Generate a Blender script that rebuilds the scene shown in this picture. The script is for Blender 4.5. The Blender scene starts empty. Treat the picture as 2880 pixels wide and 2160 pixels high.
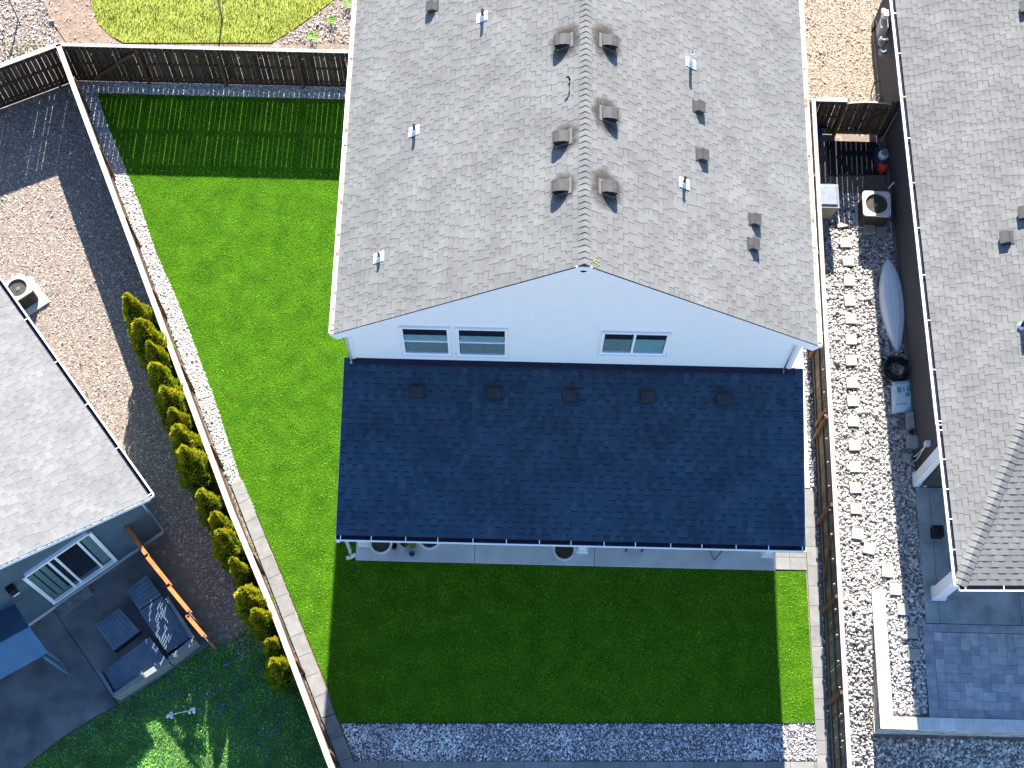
import bpy, math, random
import numpy as np
from mathutils import Vector, Matrix, Quaternion
from mathutils.geometry import tessellate_polygon
random.seed(7); RNG = np.random.default_rng(7)
SC = bpy.context.scene; COL = SC.collection
R = math.radians

# ------------------------------------------------------------------ camera
F_PX = 4200.0; CC = np.array([1440., 1080.]); H = 37.88
_d = np.array([1400-1440., 2700-1080., F_PX]); _d /= np.linalg.norm(_d)
_n = np.array([1703-1440., -9800-1080., F_PX]); _n /= np.linalg.norm(_n)
_n -= _n.dot(_d)*_d; _n /= np.linalg.norm(_n)
_e = np.cross(_n, _d)
if _e[0] < 0: _e = -_e
RW = np.array([_e, _n, -_d])
cam = bpy.data.cameras.new('camera'); cam.sensor_width = 36; cam.lens = F_PX/2880*36
cam.clip_start = 0.5; cam.clip_end = 2000
camo = bpy.data.objects.new('camera', cam); COL.objects.link(camo)
rm = Matrix(((RW[0][0], -RW[0][1], -RW[0][2]), (RW[1][0], -RW[1][1], -RW[1][2]), (RW[2][0], -RW[2][1], -RW[2][2])))
camo.matrix_world = Matrix.Translation((0, 0, H)) @ rm.to_4x4()
SC.camera = camo
# ------------------------------------------------------------------ world, sun, exposure
SUN_EL = R(30.8)
world = bpy.data.worlds.new("World"); SC.world = world; world.use_nodes = True
nt = world.node_tree; bg = nt.nodes['Background']
sky = nt.nodes.new('ShaderNodeTexSky'); sky.sky_type = 'NISHITA'; sky.sun_disc = False
sky.sun_elevation = SUN_EL; sky.sun_rotation = R(1.3); sky.air_density = 1.0; sky.dust_density = 0.0; sky.ozone_density = 5.5
nt.links.new(sky.outputs[0], bg.inputs[0]); bg.inputs[1].default_value = 0.087
sl = bpy.data.lights.new('sun', 'SUN'); sl.energy = 5.0; sl.angle = R(0.5); sl.color = (1.0, 0.95, 0.87)
slo = bpy.data.objects.new('sun', sl); COL.objects.link(slo)
slo.rotation_euler = Vector((-0.022, -1, -math.tan(SUN_EL))).to_track_quat('-Z', 'Y').to_euler()
SC.view_settings.view_transform = 'Standard'; SC.view_settings.look = 'None'
SC.view_settings.gamma = 1; SC.view_settings.exposure = 1.95

# ------------------------------------------------------------------ survey of the place (ray of a photo point met with a level or plane)
OR = {0: (0, 0, 1.30199)}
for i in range(9): OR[i+1] = ((i % 3)*960, (i//3)*720, 1/2.304)
for k, (a, b, s) in {10: (2200, 240, 5.53), 11: (2200, 520, 5.53), 12: (2400, 960, 5.53), 13: (2400, 1200, 5.53), 14: (0, 1540, 5.53),
      15: (320, 1460, 5.53), 16: (200, 1740, 4.608), 17: (2420, 0, 11.06), 18: (2420, 150, 11.06), 19: (900, 1380, 5.53), 20: (900, 860, 3.687)}.items():
    OR[k] = (a, b, 1/s)
def ray(c, x, y):
    o = OR[c]; s = (o[0]+x*o[2], o[1]+y*o[2])
    return RW @ np.array([s[0]-CC[0], s[1]-CC[1], F_PX])
def at(c, x, y, z=0.0):
    r = ray(c, x, y); t = (z-H)/r[2]; return Vector((r[0]*t, r[1]*t, z))
def atp(c, x, y, p, n):
    r = ray(c, x, y); n = np.array(n); p = np.array(p); o = np.array([0, 0, H])
    t = n.dot(p-o)/n.dot(r); return Vector(o+r*t)

# ------------------------------------------------------------------ materials
MT = {}
def mat(name, c1, c2=None, scale=8, rough=.85, bump=0, bscale=None, tone=None, metal=0, spec=.2, detail=4, c3=None, stretch=None, trans=0, contrast=.25):
    m = bpy.data.materials.new(name); m.use_nodes = True; t = m.node_tree; b = t.nodes['Principled BSDF']
    b.inputs['Roughness'].default_value = rough; b.inputs['Metallic'].default_value = metal
    b.inputs['Specular IOR Level'].default_value = spec
    tc = t.nodes.new('ShaderNodeTexCoord'); src = tc.outputs['Object']
    if stretch:
        mp = t.nodes.new('ShaderNodeMapping'); mp.inputs['Scale'].default_value = stretch
        t.links.new(src, mp.inputs[0]); src = mp.outputs[0]
    nz = t.nodes.new('ShaderNodeTexNoise'); nz.inputs['Scale'].default_value = scale; nz.inputs['Detail'].default_value = detail
    t.links.new(src, nz.inputs['Vector'])
    if tone:   # colours chosen by the per-piece attribute 'tone'
        at_ = t.nodes.new('ShaderNodeAttribute'); at_.attribute_name = 'tone'
        rp = t.nodes.new('ShaderNodeValToRGB'); el = rp.color_ramp.elements
        while len(el) < len(tone): el.new(.5)
        for i, (p, c) in enumerate(tone): el[i].position = p; el[i].color = (*c, 1)
        t.links.new(at_.outputs['Fac'], rp.inputs[0])
        mx = t.nodes.new('ShaderNodeMixRGB'); mx.blend_type = 'MULTIPLY'; mx.inputs[0].default_value = 1
        r2 = t.nodes.new('ShaderNodeMapRange'); r2.inputs[1].default_value = .33; r2.inputs[2].default_value = .67
        r2.inputs[3].default_value = 1-contrast; r2.inputs[4].default_value = 1+contrast
        t.links.new(nz.outputs['Fac'], r2.inputs[0]); t.links.new(rp.outputs[0], mx.inputs[1]); t.links.new(r2.outputs[0], mx.inputs[2])
        out = mx.outputs[0]
    else:
        rp = t.nodes.new('ShaderNodeValToRGB'); el = rp.color_ramp.elements
        el[0].position = .32; el[1].position = .68; el[0].color = (*c1, 1); el[1].color = (*(c2 or c1), 1)
        if c3: e = el.new(.5); e.color = (*c3, 1)
        t.links.new(nz.outputs['Fac'], rp.inputs[0]); out = rp.outputs[0]
    t.links.new(out, b.inputs['Base Color'])
    if bump:
        n2 = t.nodes.new('ShaderNodeTexNoise'); n2.inputs['Scale'].default_value = bscale or scale*4; n2.inputs['Detail'].default_value = 5
        t.links.new(src, n2.inputs['Vector'])
        bp = t.nodes.new('ShaderNodeBump'); bp.inputs['Strength'].default_value = bump; bp.inputs['Distance'].default_value = .02
        t.links.new(n2.outputs['Fac'], bp.inputs['Height']); t.links.new(bp.outputs[0], b.inputs['Normal'])
    if trans:
        tr = t.nodes.new('ShaderNodeBsdfTranslucent'); t.links.new(out, tr.inputs[0])
        ms = t.nodes.new('ShaderNodeMixShader'); ms.inputs[0].default_value = trans
        t.links.new(b.outputs[0], ms.inputs[1]); t.links.new(tr.outputs[0], ms.inputs[2])
        t.links.new(ms.outputs[0], t.nodes['Material Output'].inputs[0])
    MT[name] = m; return m
def g(v, k=(1, 1, 1)): return (v*k[0], v*k[1], v*k[2])
shingle = mat('weathered grey shingle', None, scale=1.3, tone=[(0, g(.115, (1, .99, .96))), (.2, g(.168, (1, .985, .95))), (.55, g(.184, (1, .985, .945))), (1, g(.208, (1, .98, .935)))], contrast=.11, rough=.9, bump=.25, bscale=90, spec=.15)
shingle_shaded = mat('shingle with porch shade in colour', None, scale=1.3, tone=[(0, (.017, .026, .044)), (.2, (.033, .058, .092)), (.6, (.039, .069, .108)), (1, (.050, .088, .132))], contrast=.14, rough=.9, bump=.25, bscale=90, spec=.15)  # roof shingle darkened to navy, the porch roof's shade put into its colour
shingle_l = mat('pale grey shingle', None, scale=1.3, tone=[(0, (.14, .14, .142)), (.5, (.165, .165, .165)), (1, (.19, .188, .185))], contrast=.1, rough=.9, bump=.25, bscale=90, spec=.15)
soot = mat('stained shingle', (.085, .078, .072), (.14, .13, .12), scale=9)
white = mat('white paint', (.76, .78, .80), (.83, .84, .85), scale=3, rough=.55)
siding = mat('pale blue white siding', (.89, .88, .85), (.915, .905, .88), scale=2.2, rough=.6)
sid_grey = mat('blue grey siding', (.075, .12, .155), (.10, .15, .185), scale=1.5, rough=.65)
sid_taupe = mat('taupe siding', (.05, .052, .06), (.07, .07, .075), scale=1.5, rough=.65)
trim = mat('white trim', (.90, .91, .91), rough=.45)
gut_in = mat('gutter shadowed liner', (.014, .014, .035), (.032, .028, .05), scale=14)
gut_cream = mat('gutter silt', (.42, .36, .26), (.20, .13, .08), scale=5, c3=(.46, .42, .33))
glass = mat('dark window glass', (.01, .014, .022), rough=.04, spec=.8)
blind = mat('grey green blind', (.10, .17, .18), (.14, .22, .23), scale=6, rough=.7)
blind2 = mat('teal blind', (.13, .27, .31), (.17, .33, .37), scale=6, rough=.7)
dark = mat('black plastic', (.012, .012, .014), (.025, .025, .028), rough=.5)
cdark = mat('charcoal metal', (.03, .032, .04), (.05, .052, .06), rough=.5)
wood = mat('brown weathered fence board', None, scale=5, tone=[(0, (.052, .036, .027)), (.5, (.085, .058, .040)), (1, (.13, .09, .06))], contrast=.3, stretch=(6, 6, .6), rough=.9, bump=.3, bscale=30)
woodpost = mat('reddish fence post', (.14, .068, .035), (.19, .09, .045), scale=5, stretch=(4, 4, .5))
woodcap = mat('sun bleached cap board', (.38, .33, .30), (.54, .48, .44), scale=6, stretch=(1, 1, 1), bump=.3)
orange = mat('orange stained wood', (.42, .14, .045), (.56, .21, .07), scale=5, rough=.6)
concrete = mat('concrete', (.50, .51, .51), (.62, .62, .60), scale=2.2, detail=9, bump=.15, bscale=60)
conc_white = mat('pale concrete', (.74, .71, .66), (.82, .79, .73), scale=3, bump=.1, bscale=60)
conc_old = mat('stained old concrete', (.11, .115, .12), (.23, .225, .22), scale=1.6, detail=10, bump=.2, bscale=60)
conc_moss = mat('mossy concrete', (.20, .24, .24), (.42, .46, .47), scale=1.6, detail=10, bump=.2, bscale=60)
paver = mat('grey brown paver', None, scale=4, tone=[(0, (.20, .195, .19)), (1, (.25, .245, .235))], contrast=.12, bump=.2, bscale=70)
paver_blue = mat('grey blend paver', None, scale=4, tone=[(0, (.29, .31, .35)), (.5, (.38, .40, .43)), (1, (.48, .49, .50))], contrast=.16, bump=.2, bscale=70)
stone_step = mat('cream stepping stone', (.46, .42, .32), (.54, .50, .40), scale=7, bump=.3, bscale=60)
block = mat('tan concrete block', (.36, .35, .32), (.46, .45, .40), scale=5, bump=.3, bscale=50)
block_br = mat('brown concrete paver', (.15, .125, .11), (.22, .19, .17), scale=5, bump=.3, bscale=50)
wallblock = mat('retaining wall block', None, scale=5, tone=[(0, (.46, .46, .44)), (1, (.62, .61, .58))], contrast=.2, bump=.6, bscale=40)
wallcap = mat('retaining wall cap', None, scale=5, tone=[(0, (.60, .60, .57)), (1, (.72, .71, .67))], contrast=.1, bump=.3, bscale=50)
pebble = mat('river pebble', None, scale=9, tone=[(0, (.19, .175, .17)), (.25, (.38, .35, .335)), (.6, (.56, .53, .49)), (1, (.80, .77, .72))], contrast=.2, rough=.7)
gravel = mat('pale gravel', None, scale=9, tone=[(0, (.30, .27, .26)), (.4, (.62, .58, .55)), (1, (.88, .85, .80))], contrast=.2, rough=.8)
gravel_d = mat('grey gravel', None, scale=9, tone=[(0, (.16, .15, .19)), (.3, (.42, .40, .45)), (.65, (.68, .66, .68)), (1, (.90, .89, .86))], contrast=.2, rough=.8)
bed = mat('dark pebble bed', (.10, .09, .085), (.18, .165, .15), scale=14, bump=.4)  # dark ground tone under pebbles and gravel
bed_pale = mat('pale gravel bed', (.26, .24, .23), (.42, .39, .37), scale=25, bump=.5)
mulch = mat('bark mulch ground', (.26, .205, .165), (.36, .29, .24), scale=6, detail=10, bump=.6, bscale=50, c3=(.20, .155, .125))
mulch_tan = mat('tan bark ground', (.38, .28, .20), (.48, .37, .28), scale=6, detail=10, bump=.6, bscale=50)
chip = mat('bark chip', None, scale=9, tone=[(0, (.14, .11, .095)), (.35, (.34, .265, .225)), (.7, (.50, .42, .365)), (1, (.80, .75, .70))], contrast=.2)
chip_tan = mat('tan bark chip', None, scale=9, tone=[(0, (.27, .195, .15)), (.4, (.42, .32, .235)), (.75, (.50, .40, .32)), (1, (.68, .60, .53))], contrast=.2)
dirt = mat('bare dirt path', (.20, .135, .095), (.30, .215, .165), scale=2.5, detail=9, bump=.5, bscale=30)
turf_base = mat('turf backing', (.03, .10, .004), (.055, .15, .005), scale=1.9, spec=.05, detail=8, bump=.4, bscale=60)
turf = mat('artificial turf blade', None, scale=2.2, tone=[(0, (.17, .33, .016)), (.5, (.335, .57, .024)), (1, (.43, .75, .07))], contrast=.30, spec=.16, rough=.8, trans=.25, detail=9)
meadow_b = mat('neighbour lawn soil', (.20, .24, .03), (.28, .31, .05), scale=2, detail=8)
meadow = mat('yellow green grass blade', None, scale=2.4, tone=[(0, (.12, .17, .02)), (.5, (.29, .32, .05)), (1, (.60, .54, .24))], contrast=.5, trans=.25)
lawn2_b = mat('shaded lawn soil', (.06, .14, .04), (.09, .18, .05), scale=2, detail=8)
lawn2 = mat('mixed grass blade', None, scale=2.2, tone=[(0, (.11, .30, .07)), (.5, (.24, .56, .11)), (1, (.55, .78, .20))], contrast=.45, trans=.25)
petal = mat('small blue flower', (.07, .09, .30), (.13, .15, .40), scale=9)
weedm = mat('dry weed blade', None, scale=3, tone=[(0, (.16, .12, .06)), (.6, (.40, .31, .16)), (1, (.30, .36, .08))])
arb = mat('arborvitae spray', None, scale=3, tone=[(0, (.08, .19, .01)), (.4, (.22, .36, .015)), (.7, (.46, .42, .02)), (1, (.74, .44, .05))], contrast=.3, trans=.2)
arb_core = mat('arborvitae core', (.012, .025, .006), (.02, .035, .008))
bark = mat('trunk bark', (.24, .21, .18), (.36, .32, .28), scale=12)
acw = mat('cream metal casing', (.62, .60, .56), (.68, .66, .62), rough=.45)
acg = mat('grille brown louvre', (.06, .05, .042), (.09, .075, .06), rough=.6, stretch=(1, 1, 12), scale=6)
steel = mat('galvanised metal', (.45, .47, .50), (.6, .62, .65), rough=.35, metal=.6)
bag_b = mat('blue white bag plastic', (.60, .82, .92), (.84, .92, .94), scale=2.6, rough=.4, c3=(.74, .88, .93))
bag_g = mat('printed teal patch', (.14, .42, .50), (.18, .5, .38), scale=9, rough=.4)
hullm = mat('white hull', (.82, .87, .92), (.86, .90, .94), scale=1.5, rough=.3, spec=.5)
hull_w = mat('white hull trim', (.75, .80, .86), rough=.3)
red = mat('red plastic', (.62, .06, .03), rough=.35)
bluep = mat('blue plastic', (.03, .07, .25), rough=.4)
tealp = mat('teal glazed pot', (.03, .14, .22), rough=.3)
soil = mat('potting soil', (.035, .024, .018), (.10, .065, .045), scale=18, bump=.8)
sofa_m = mat('slate slat', (.11, .15, .21), (.16, .21, .27), scale=4, stretch=(1, 1, 1), rough=.7)
sofa_b = mat('grey beige backrest', (.20, .215, .22), (.26, .27, .265), scale=4, rough=.7)
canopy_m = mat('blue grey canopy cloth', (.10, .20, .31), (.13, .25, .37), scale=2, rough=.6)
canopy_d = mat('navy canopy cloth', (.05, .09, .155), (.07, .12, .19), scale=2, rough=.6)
lidg = mat('grey bin lid', (.19, .22, .25), (.26, .29, .32), rough=.35)
tan = mat('tan bin plastic', (.30, .255, .185), (.36, .31, .23), rough=.5)
bulbm = mat('warm bulb glass', (.75, .48, .30), rough=.15, spec=.8)
foil = mat('bright young leaf', (.13, .38, .02), (.22, .5, .04), scale=9, trans=.2)
yel = mat('yellow green foliage', (.24, .30, .05), (.36, .40, .10), scale=9, trans=.2)
mossm = mat('moss', (.26, .27, .10), (.34, .34, .17), scale=12)

# ------------------------------------------------------------------ mesh helpers
class MB:
    def __init__(s): s.v = []; s.f = []; s.m = []; s.t = []; s.sm = []
    def add(s, vs, fs, mi=0, tone=.5, smooth=False):
        o = len(s.v); s.v += [tuple(v) for v in vs]; s.f += [tuple(i+o for i in f) for f in fs]
        s.m += [mi]*len(fs); s.t += [tone]*len(vs); s.sm += [smooth]*len(fs)
    def box(s, c, size, rz=0, mi=0, tone=.5, M=None):
        hx, hy, hz = size[0]/2, size[1]/2, size[2]/2
        m = Matrix.Translation(c) @ (M.to_4x4() if M else Matrix.Rotation(rz, 4, 'Z'))
        vs = [m @ Vector((x*hx, y*hy, z*hz)) for z in (-1, 1) for x, y in ((-1, -1), (1, -1), (1, 1), (-1, 1))]
        s.add(vs, [(3, 2, 1, 0), (4, 5, 6, 7), (0, 1, 5, 4), (1, 2, 6, 5), (2, 3, 7, 6), (3, 0, 4, 7)], mi, tone)
    def beam(s, a, b, w, h, mi=0, tone=.5, up=(0, 0, 1)):   # box from a to b, width w (sideways), height h (up)
        a = Vector(a); b = Vector(b); d = (b-a); L = d.length; d.normalize(); u = Vector(up)
        sd = d.cross(u).normalized(); u = sd.cross(d).normalized()
        M = Matrix((d, sd, u)).transposed(); s.box((a+b)/2, (L, w, h), M=M, mi=mi, tone=tone)
    def prism(s, poly, z0, z1, mi=0, tone=.5, bottom=True):   # poly list of (x,y[,z]); z may be a number or taken from poly
        n = len(poly); p = [Vector((q[0], q[1], 0)) for q in poly]
        ar = sum(p[i].x*p[(i+1) % n].y-p[(i+1) % n].x*p[i].y for i in range(n))
        if ar < 0: p.reverse()
        vs = [(q.x, q.y, z1) for q in p]+[(q.x, q.y, z0) for q in p]
        tr = tessellate_polygon([p]); fs = []
        for a, b, c in tr:
            nz = (p[b]-p[a]).cross(p[c]-p[a]).z
            if nz < 0: a, b = b, a
            fs.append((a, b, c))
            if bottom: fs.append((c+n, b+n, a+n))
        fs += [(i, i+n, (i+1) % n+n, (i+1) % n) for i in range(n)]
        s.add(vs, fs, mi, tone)
    def hexa(s, top, bot, mi=0, tone=.5):   # two matching quads
        s.add(list(top)+list(bot), [(0, 1, 2, 3), (7, 6, 5, 4), (0, 4, 5, 1), (1, 5, 6, 2), (2, 6, 7, 3), (3, 7, 4, 0)], mi, tone)
    def lathe(s, c, prof, n=20, mi=0, tone=.5, M=None, smooth=True):   # prof [(r,z)]
        c = Vector(c); vs = []
        for r, z in prof:
            for k in range(n):
                a = 2*math.pi*k/n; q = Vector((r*math.cos(a), r*math.sin(a), z))
                vs.append(c+(M @ q if M else q))
        fs = []
        for i in range(len(prof)-1):
            for k in range(n):
                k2 = (k+1) % n; fs.append((i*n+k, i*n+k2, (i+1)*n+k2, (i+1)*n+k))
        s.add(vs, fs, mi, tone, smooth)
        s.add(vs[:n], [tuple(reversed(range(n)))], mi, tone); s.add(vs[-n:], [tuple(range(n))], mi, tone)
    def tube(s, pts, r, n=8, mi=0, tone=.5):
        pts = [Vector(p) for p in pts]; vs = []; rs = r if isinstance(r, (list, tuple)) else [r]*len(pts)
        for i, p in enumerate(pts):
            d = (pts[min(i+1, len(pts)-1)]-pts[max(i-1, 0)]).normalized()
            u = d.cross(Vector((0, 0, 1)));
            if u.length < .1: u = d.cross(Vector((0, 1, 0)))
            u.normalize(); w = d.cross(u)
            for k in range(n):
                a = 2*math.pi*k/n; vs.append(p+rs[i]*(u*math.cos(a)+w*math.sin(a)))
        fs = [(i*n+k, i*n+(k+1) % n, (i+1)*n+(k+1) % n, (i+1)*n+k) for i in range(len(pts)-1) for k in range(n)]
        fs += [tuple(range(n)), tuple(reversed(range((len(pts)-1)*n, len(pts)*n)))]
        s.add(vs, fs, mi, tone, True)
    def mesh(s, name, mats):
        me = bpy.data.meshes.new(name); me.from_pydata(s.v, [], s.f)
        for m in mats: me.materials.append(m)
        me.polygons.foreach_set('material_index', s.m); me.polygons.foreach_set('use_smooth', s.sm)
        a = me.attributes.new('tone', 'FLOAT', 'POINT'); a.data.foreach_set('value', s.t); me.update(); return me
def props(o, label=None, cat=None, group=None, kind=None):
    if label: o['label'] = label
    if cat: o['category'] = cat
    if group: o['group'] = group
    if kind: o['kind'] = kind
def obj(name, mb, mats, parent=None, local=False, **k):
    mats = mats if isinstance(mats, (list, tuple)) else [mats]
    me = mb if isinstance(mb, bpy.types.Mesh) else mb.mesh(name, mats)
    o = bpy.data.objects.new(name, me); COL.objects.link(o)
    if parent:
        o.parent = parent
        if not local: o.matrix_parent_inverse = wm(parent).inverted()
    props(o, **k); return o
def wm(o):
    m = o.matrix_basis.copy()
    if o.parent: m = wm(o.parent) @ o.matrix_parent_inverse @ m
    return m
def thing(name, loc, label, cat, group=None, rz=0, scale=1):
    o = bpy.data.objects.new(name, None); COL.objects.link(o); o.location = loc; o.rotation_euler = (0, 0, rz); o.scale = (scale,)*3
    o.empty_display_size = .2; props(o, label, cat, group); return o
def dup(o, parent=None):
    c = o.copy(); COL.objects.link(c)
    if parent: c.parent = parent
    for ch in [x for x in bpy.data.objects if x.parent == o]: dup(ch, c)
    return c
def np_mesh(name, V, T, tone, mats, smooth=False):   # V (N,3), T (M,3)
    me = bpy.data.meshes.new(name); me.vertices.add(len(V)); me.vertices.foreach_set('co', V.astype(np.float32).ravel())
    me.loops.add(T.size); me.loops.foreach_set('vertex_index', T.astype(np.int32).ravel())
    me.polygons.add(len(T)); me.polygons.foreach_set('loop_start', np.arange(0, T.size, T.shape[1], dtype=np.int32))
    me.polygons.foreach_set('loop_total', np.full(len(T), T.shape[1], dtype=np.int32))
    if smooth: me.polygons.foreach_set('use_smooth', np.ones(len(T), dtype=bool))
    me.update(calc_edges=True)
    a = me.attributes.new('tone', 'FLOAT', 'POINT'); a.data.foreach_set('value', tone.astype(np.float32))
    for m in mats: me.materials.append(m)
    return me
def xy(p): return (p[0], p[1])
def sample(poly, n):
    P = np.array([xy(p) for p in poly]); lo = P.min(0); hi = P.max(0); out = []; tot = 0
    A = .5*abs(np.sum(P[:, 0]*np.roll(P[:, 1], -1)-np.roll(P[:, 0], -1)*P[:, 1])); 
    N = int(n*A)    # n per square metre
    while tot < N:
        q = RNG.uniform(lo, hi, (max(2000, N), 2)); ins = np.zeros(len(q), bool); j = len(P)-1
        for i in range(len(P)):
            a, b = P[i], P[j]
            c = ((a[1] > q[:, 1]) != (b[1] > q[:, 1])) & (q[:, 0] < (b[0]-a[0])*(q[:, 1]-a[1])/(b[1]-a[1]+1e-12)+a[0])
            ins ^= c; j = i
        out.append(q[ins]); tot += ins.sum()
    return np.concatenate(out)[:N]
def blades(name, poly, dens, h, w, m, z=0, lean=.5, label='', cat='grass', tone_bias=0, patch=0):
    q = sample(poly, dens); n = len(q); th = RNG.uniform(0, 6.283, n); hh = h*RNG.uniform(.6, 1.3, n); ww = w*RNG.uniform(.6, 1.3, n)
    ln = RNG.uniform(0, 6.283, n); la = lean*hh*RNG.uniform(.2, 1, n)
    V = np.zeros((n, 3, 3)); V[:, :, 2] = z
    V[:, 0, 0] = q[:, 0]-np.cos(th)*ww/2; V[:, 0, 1] = q[:, 1]-np.sin(th)*ww/2
    V[:, 1, 0] = q[:, 0]+np.cos(th)*ww/2; V[:, 1, 1] = q[:, 1]+np.sin(th)*ww/2
    V[:, 2, 0] = q[:, 0]+np.cos(ln)*la; V[:, 2, 1] = q[:, 1]+np.sin(ln)*la; V[:, 2, 2] = z+hh
    tn = np.repeat(np.clip(RNG.beta(2, 2, n)+tone_bias, 0, 1), 3)
    me = np_mesh(name, V.reshape(-1, 3), np.arange(3*n).reshape(-1, 3), tn, [m])
    return obj(name, me, m, label=label, cat=cat, kind='stuff')
ICO = None
def ico():
    t = (1+5**.5)/2
    V = np.array([(-1, t, 0), (1, t, 0), (-1, -t, 0), (1, -t, 0), (0, -1, t), (0, 1, t), (0, -1, -t), (0, 1, -t), (t, 0, -1), (t, 0, 1), (-t, 0, -1), (-t, 0, 1)], float)
    V /= np.linalg.norm(V[0])
    T = np.array([(0, 11, 5), (0, 5, 1), (0, 1, 7), (0, 7, 10), (0, 10, 11), (1, 5, 9), (5, 11, 4), (11, 10, 2), (10, 7, 6), (7, 1, 8), (3, 9, 4), (3, 4, 2), (3, 2, 6), (3, 6, 8), (3, 8, 9), (4, 9, 5), (2, 4, 11), (6, 2, 10), (8, 6, 7), (9, 8, 1)])
    return V, T
def stones(name, poly, dens, size, m, z=0, zf=None, label='', flat=.55, big=0, clear=None, pale=()):
    V0, T0 = ico(); q = sample(poly, dens)
    if clear is not None: q = q[~((np.abs(q[:, None, :]-clear[None]) < .165).all(2)).any(1)]
    n = len(q)
    s = size*RNG.lognormal(0, .32, n); 
    if big: s *= np.where(RNG.random(n) < big, 1.5, 1)
    sx = s*RNG.uniform(.75, 1.35, n); sy = s*RNG.uniform(.6, .95, n); sz = s*flat*RNG.uniform(.7, 1.2, n); a = RNG.uniform(0, 6.283, n)
    J = V0[None]*(1+RNG.normal(0, .10, (n, 12, 1)))
    x = J[:, :, 0]*sx[:, None]; y = J[:, :, 1]*sy[:, None]; zz = J[:, :, 2]*sz[:, None]
    tx = RNG.normal(0, .3, n)[:, None]; zz = zz+x*tx
    ca, sa = np.cos(a)[:, None], np.sin(a)[:, None]; V = np.zeros((n, 12, 3))
    V[:, :, 0] = q[:, 0:1]+x*ca-y*sa; V[:, :, 1] = q[:, 1:2]+x*sa+y*ca
    base = (zf(q[:, 0], q[:, 1]) if zf else np.full(n, z))
    V[:, :, 2] = zz+base[:, None]+sz[:, None]*RNG.uniform(.2, 1.3, (n, 1))
    T = (T0[None]+12*np.arange(n)[:, None, None]).reshape(-1, 3); tn = RNG.random(n)
    for px, py, pr in pale: tn = np.maximum(tn, np.clip(1.1-((q[:, 0]-px)**2+(q[:, 1]-py)**2)/pr**2+RNG.normal(0, .25, n), 0, 1)*(((q[:, 0]-px)**2+(q[:, 1]-py)**2) < pr*pr*1.6))
    tn = np.repeat(tn, 12)
    me = np_mesh(name, V.reshape(-1, 3), T, tn, [m], True)
    return obj(name, me, m, label=label, cat='gravel', kind='stuff')
def chips(name, poly, dens, size, m, z=.004, label='', cat='mulch'):
    q = sample(poly, dens); n = len(q); s = size*RNG.lognormal(0, .4, n); a = RNG.uniform(0, 6.283, n); asp = RNG.uniform(.2, .6, n)
    V = np.zeros((n, 4, 3)); c = np.array([(-1, -1), (1, -1), (1, 1), (-1, 1)]); tz = RNG.normal(0, .35, (n, 2))
    for k in range(4):
        lx = c[k, 0]*s/2; ly = c[k, 1]*s*asp/2
        V[:, k, 0] = q[:, 0]+lx*np.cos(a)-ly*np.sin(a); V[:, k, 1] = q[:, 1]+lx*np.sin(a)+ly*np.cos(a)
        V[:, k, 2] = z+s*.45+lx*tz[:, 0]+ly*tz[:, 1]
    me = np_mesh(name, V.reshape(-1, 3), np.arange(4*n).reshape(-1, 4), np.repeat(RNG.random(n), 4), [m])
    return obj(name, me, m, label=label, cat=cat, kind='stuff')
def sheet(name, poly, z, m, label, cat, thick=.02):
    mb = MB(); mb.prism([xy(p) for p in poly], z-thick, z); return obj(name, mb, m, label=label, cat=cat, kind='structure')

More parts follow.
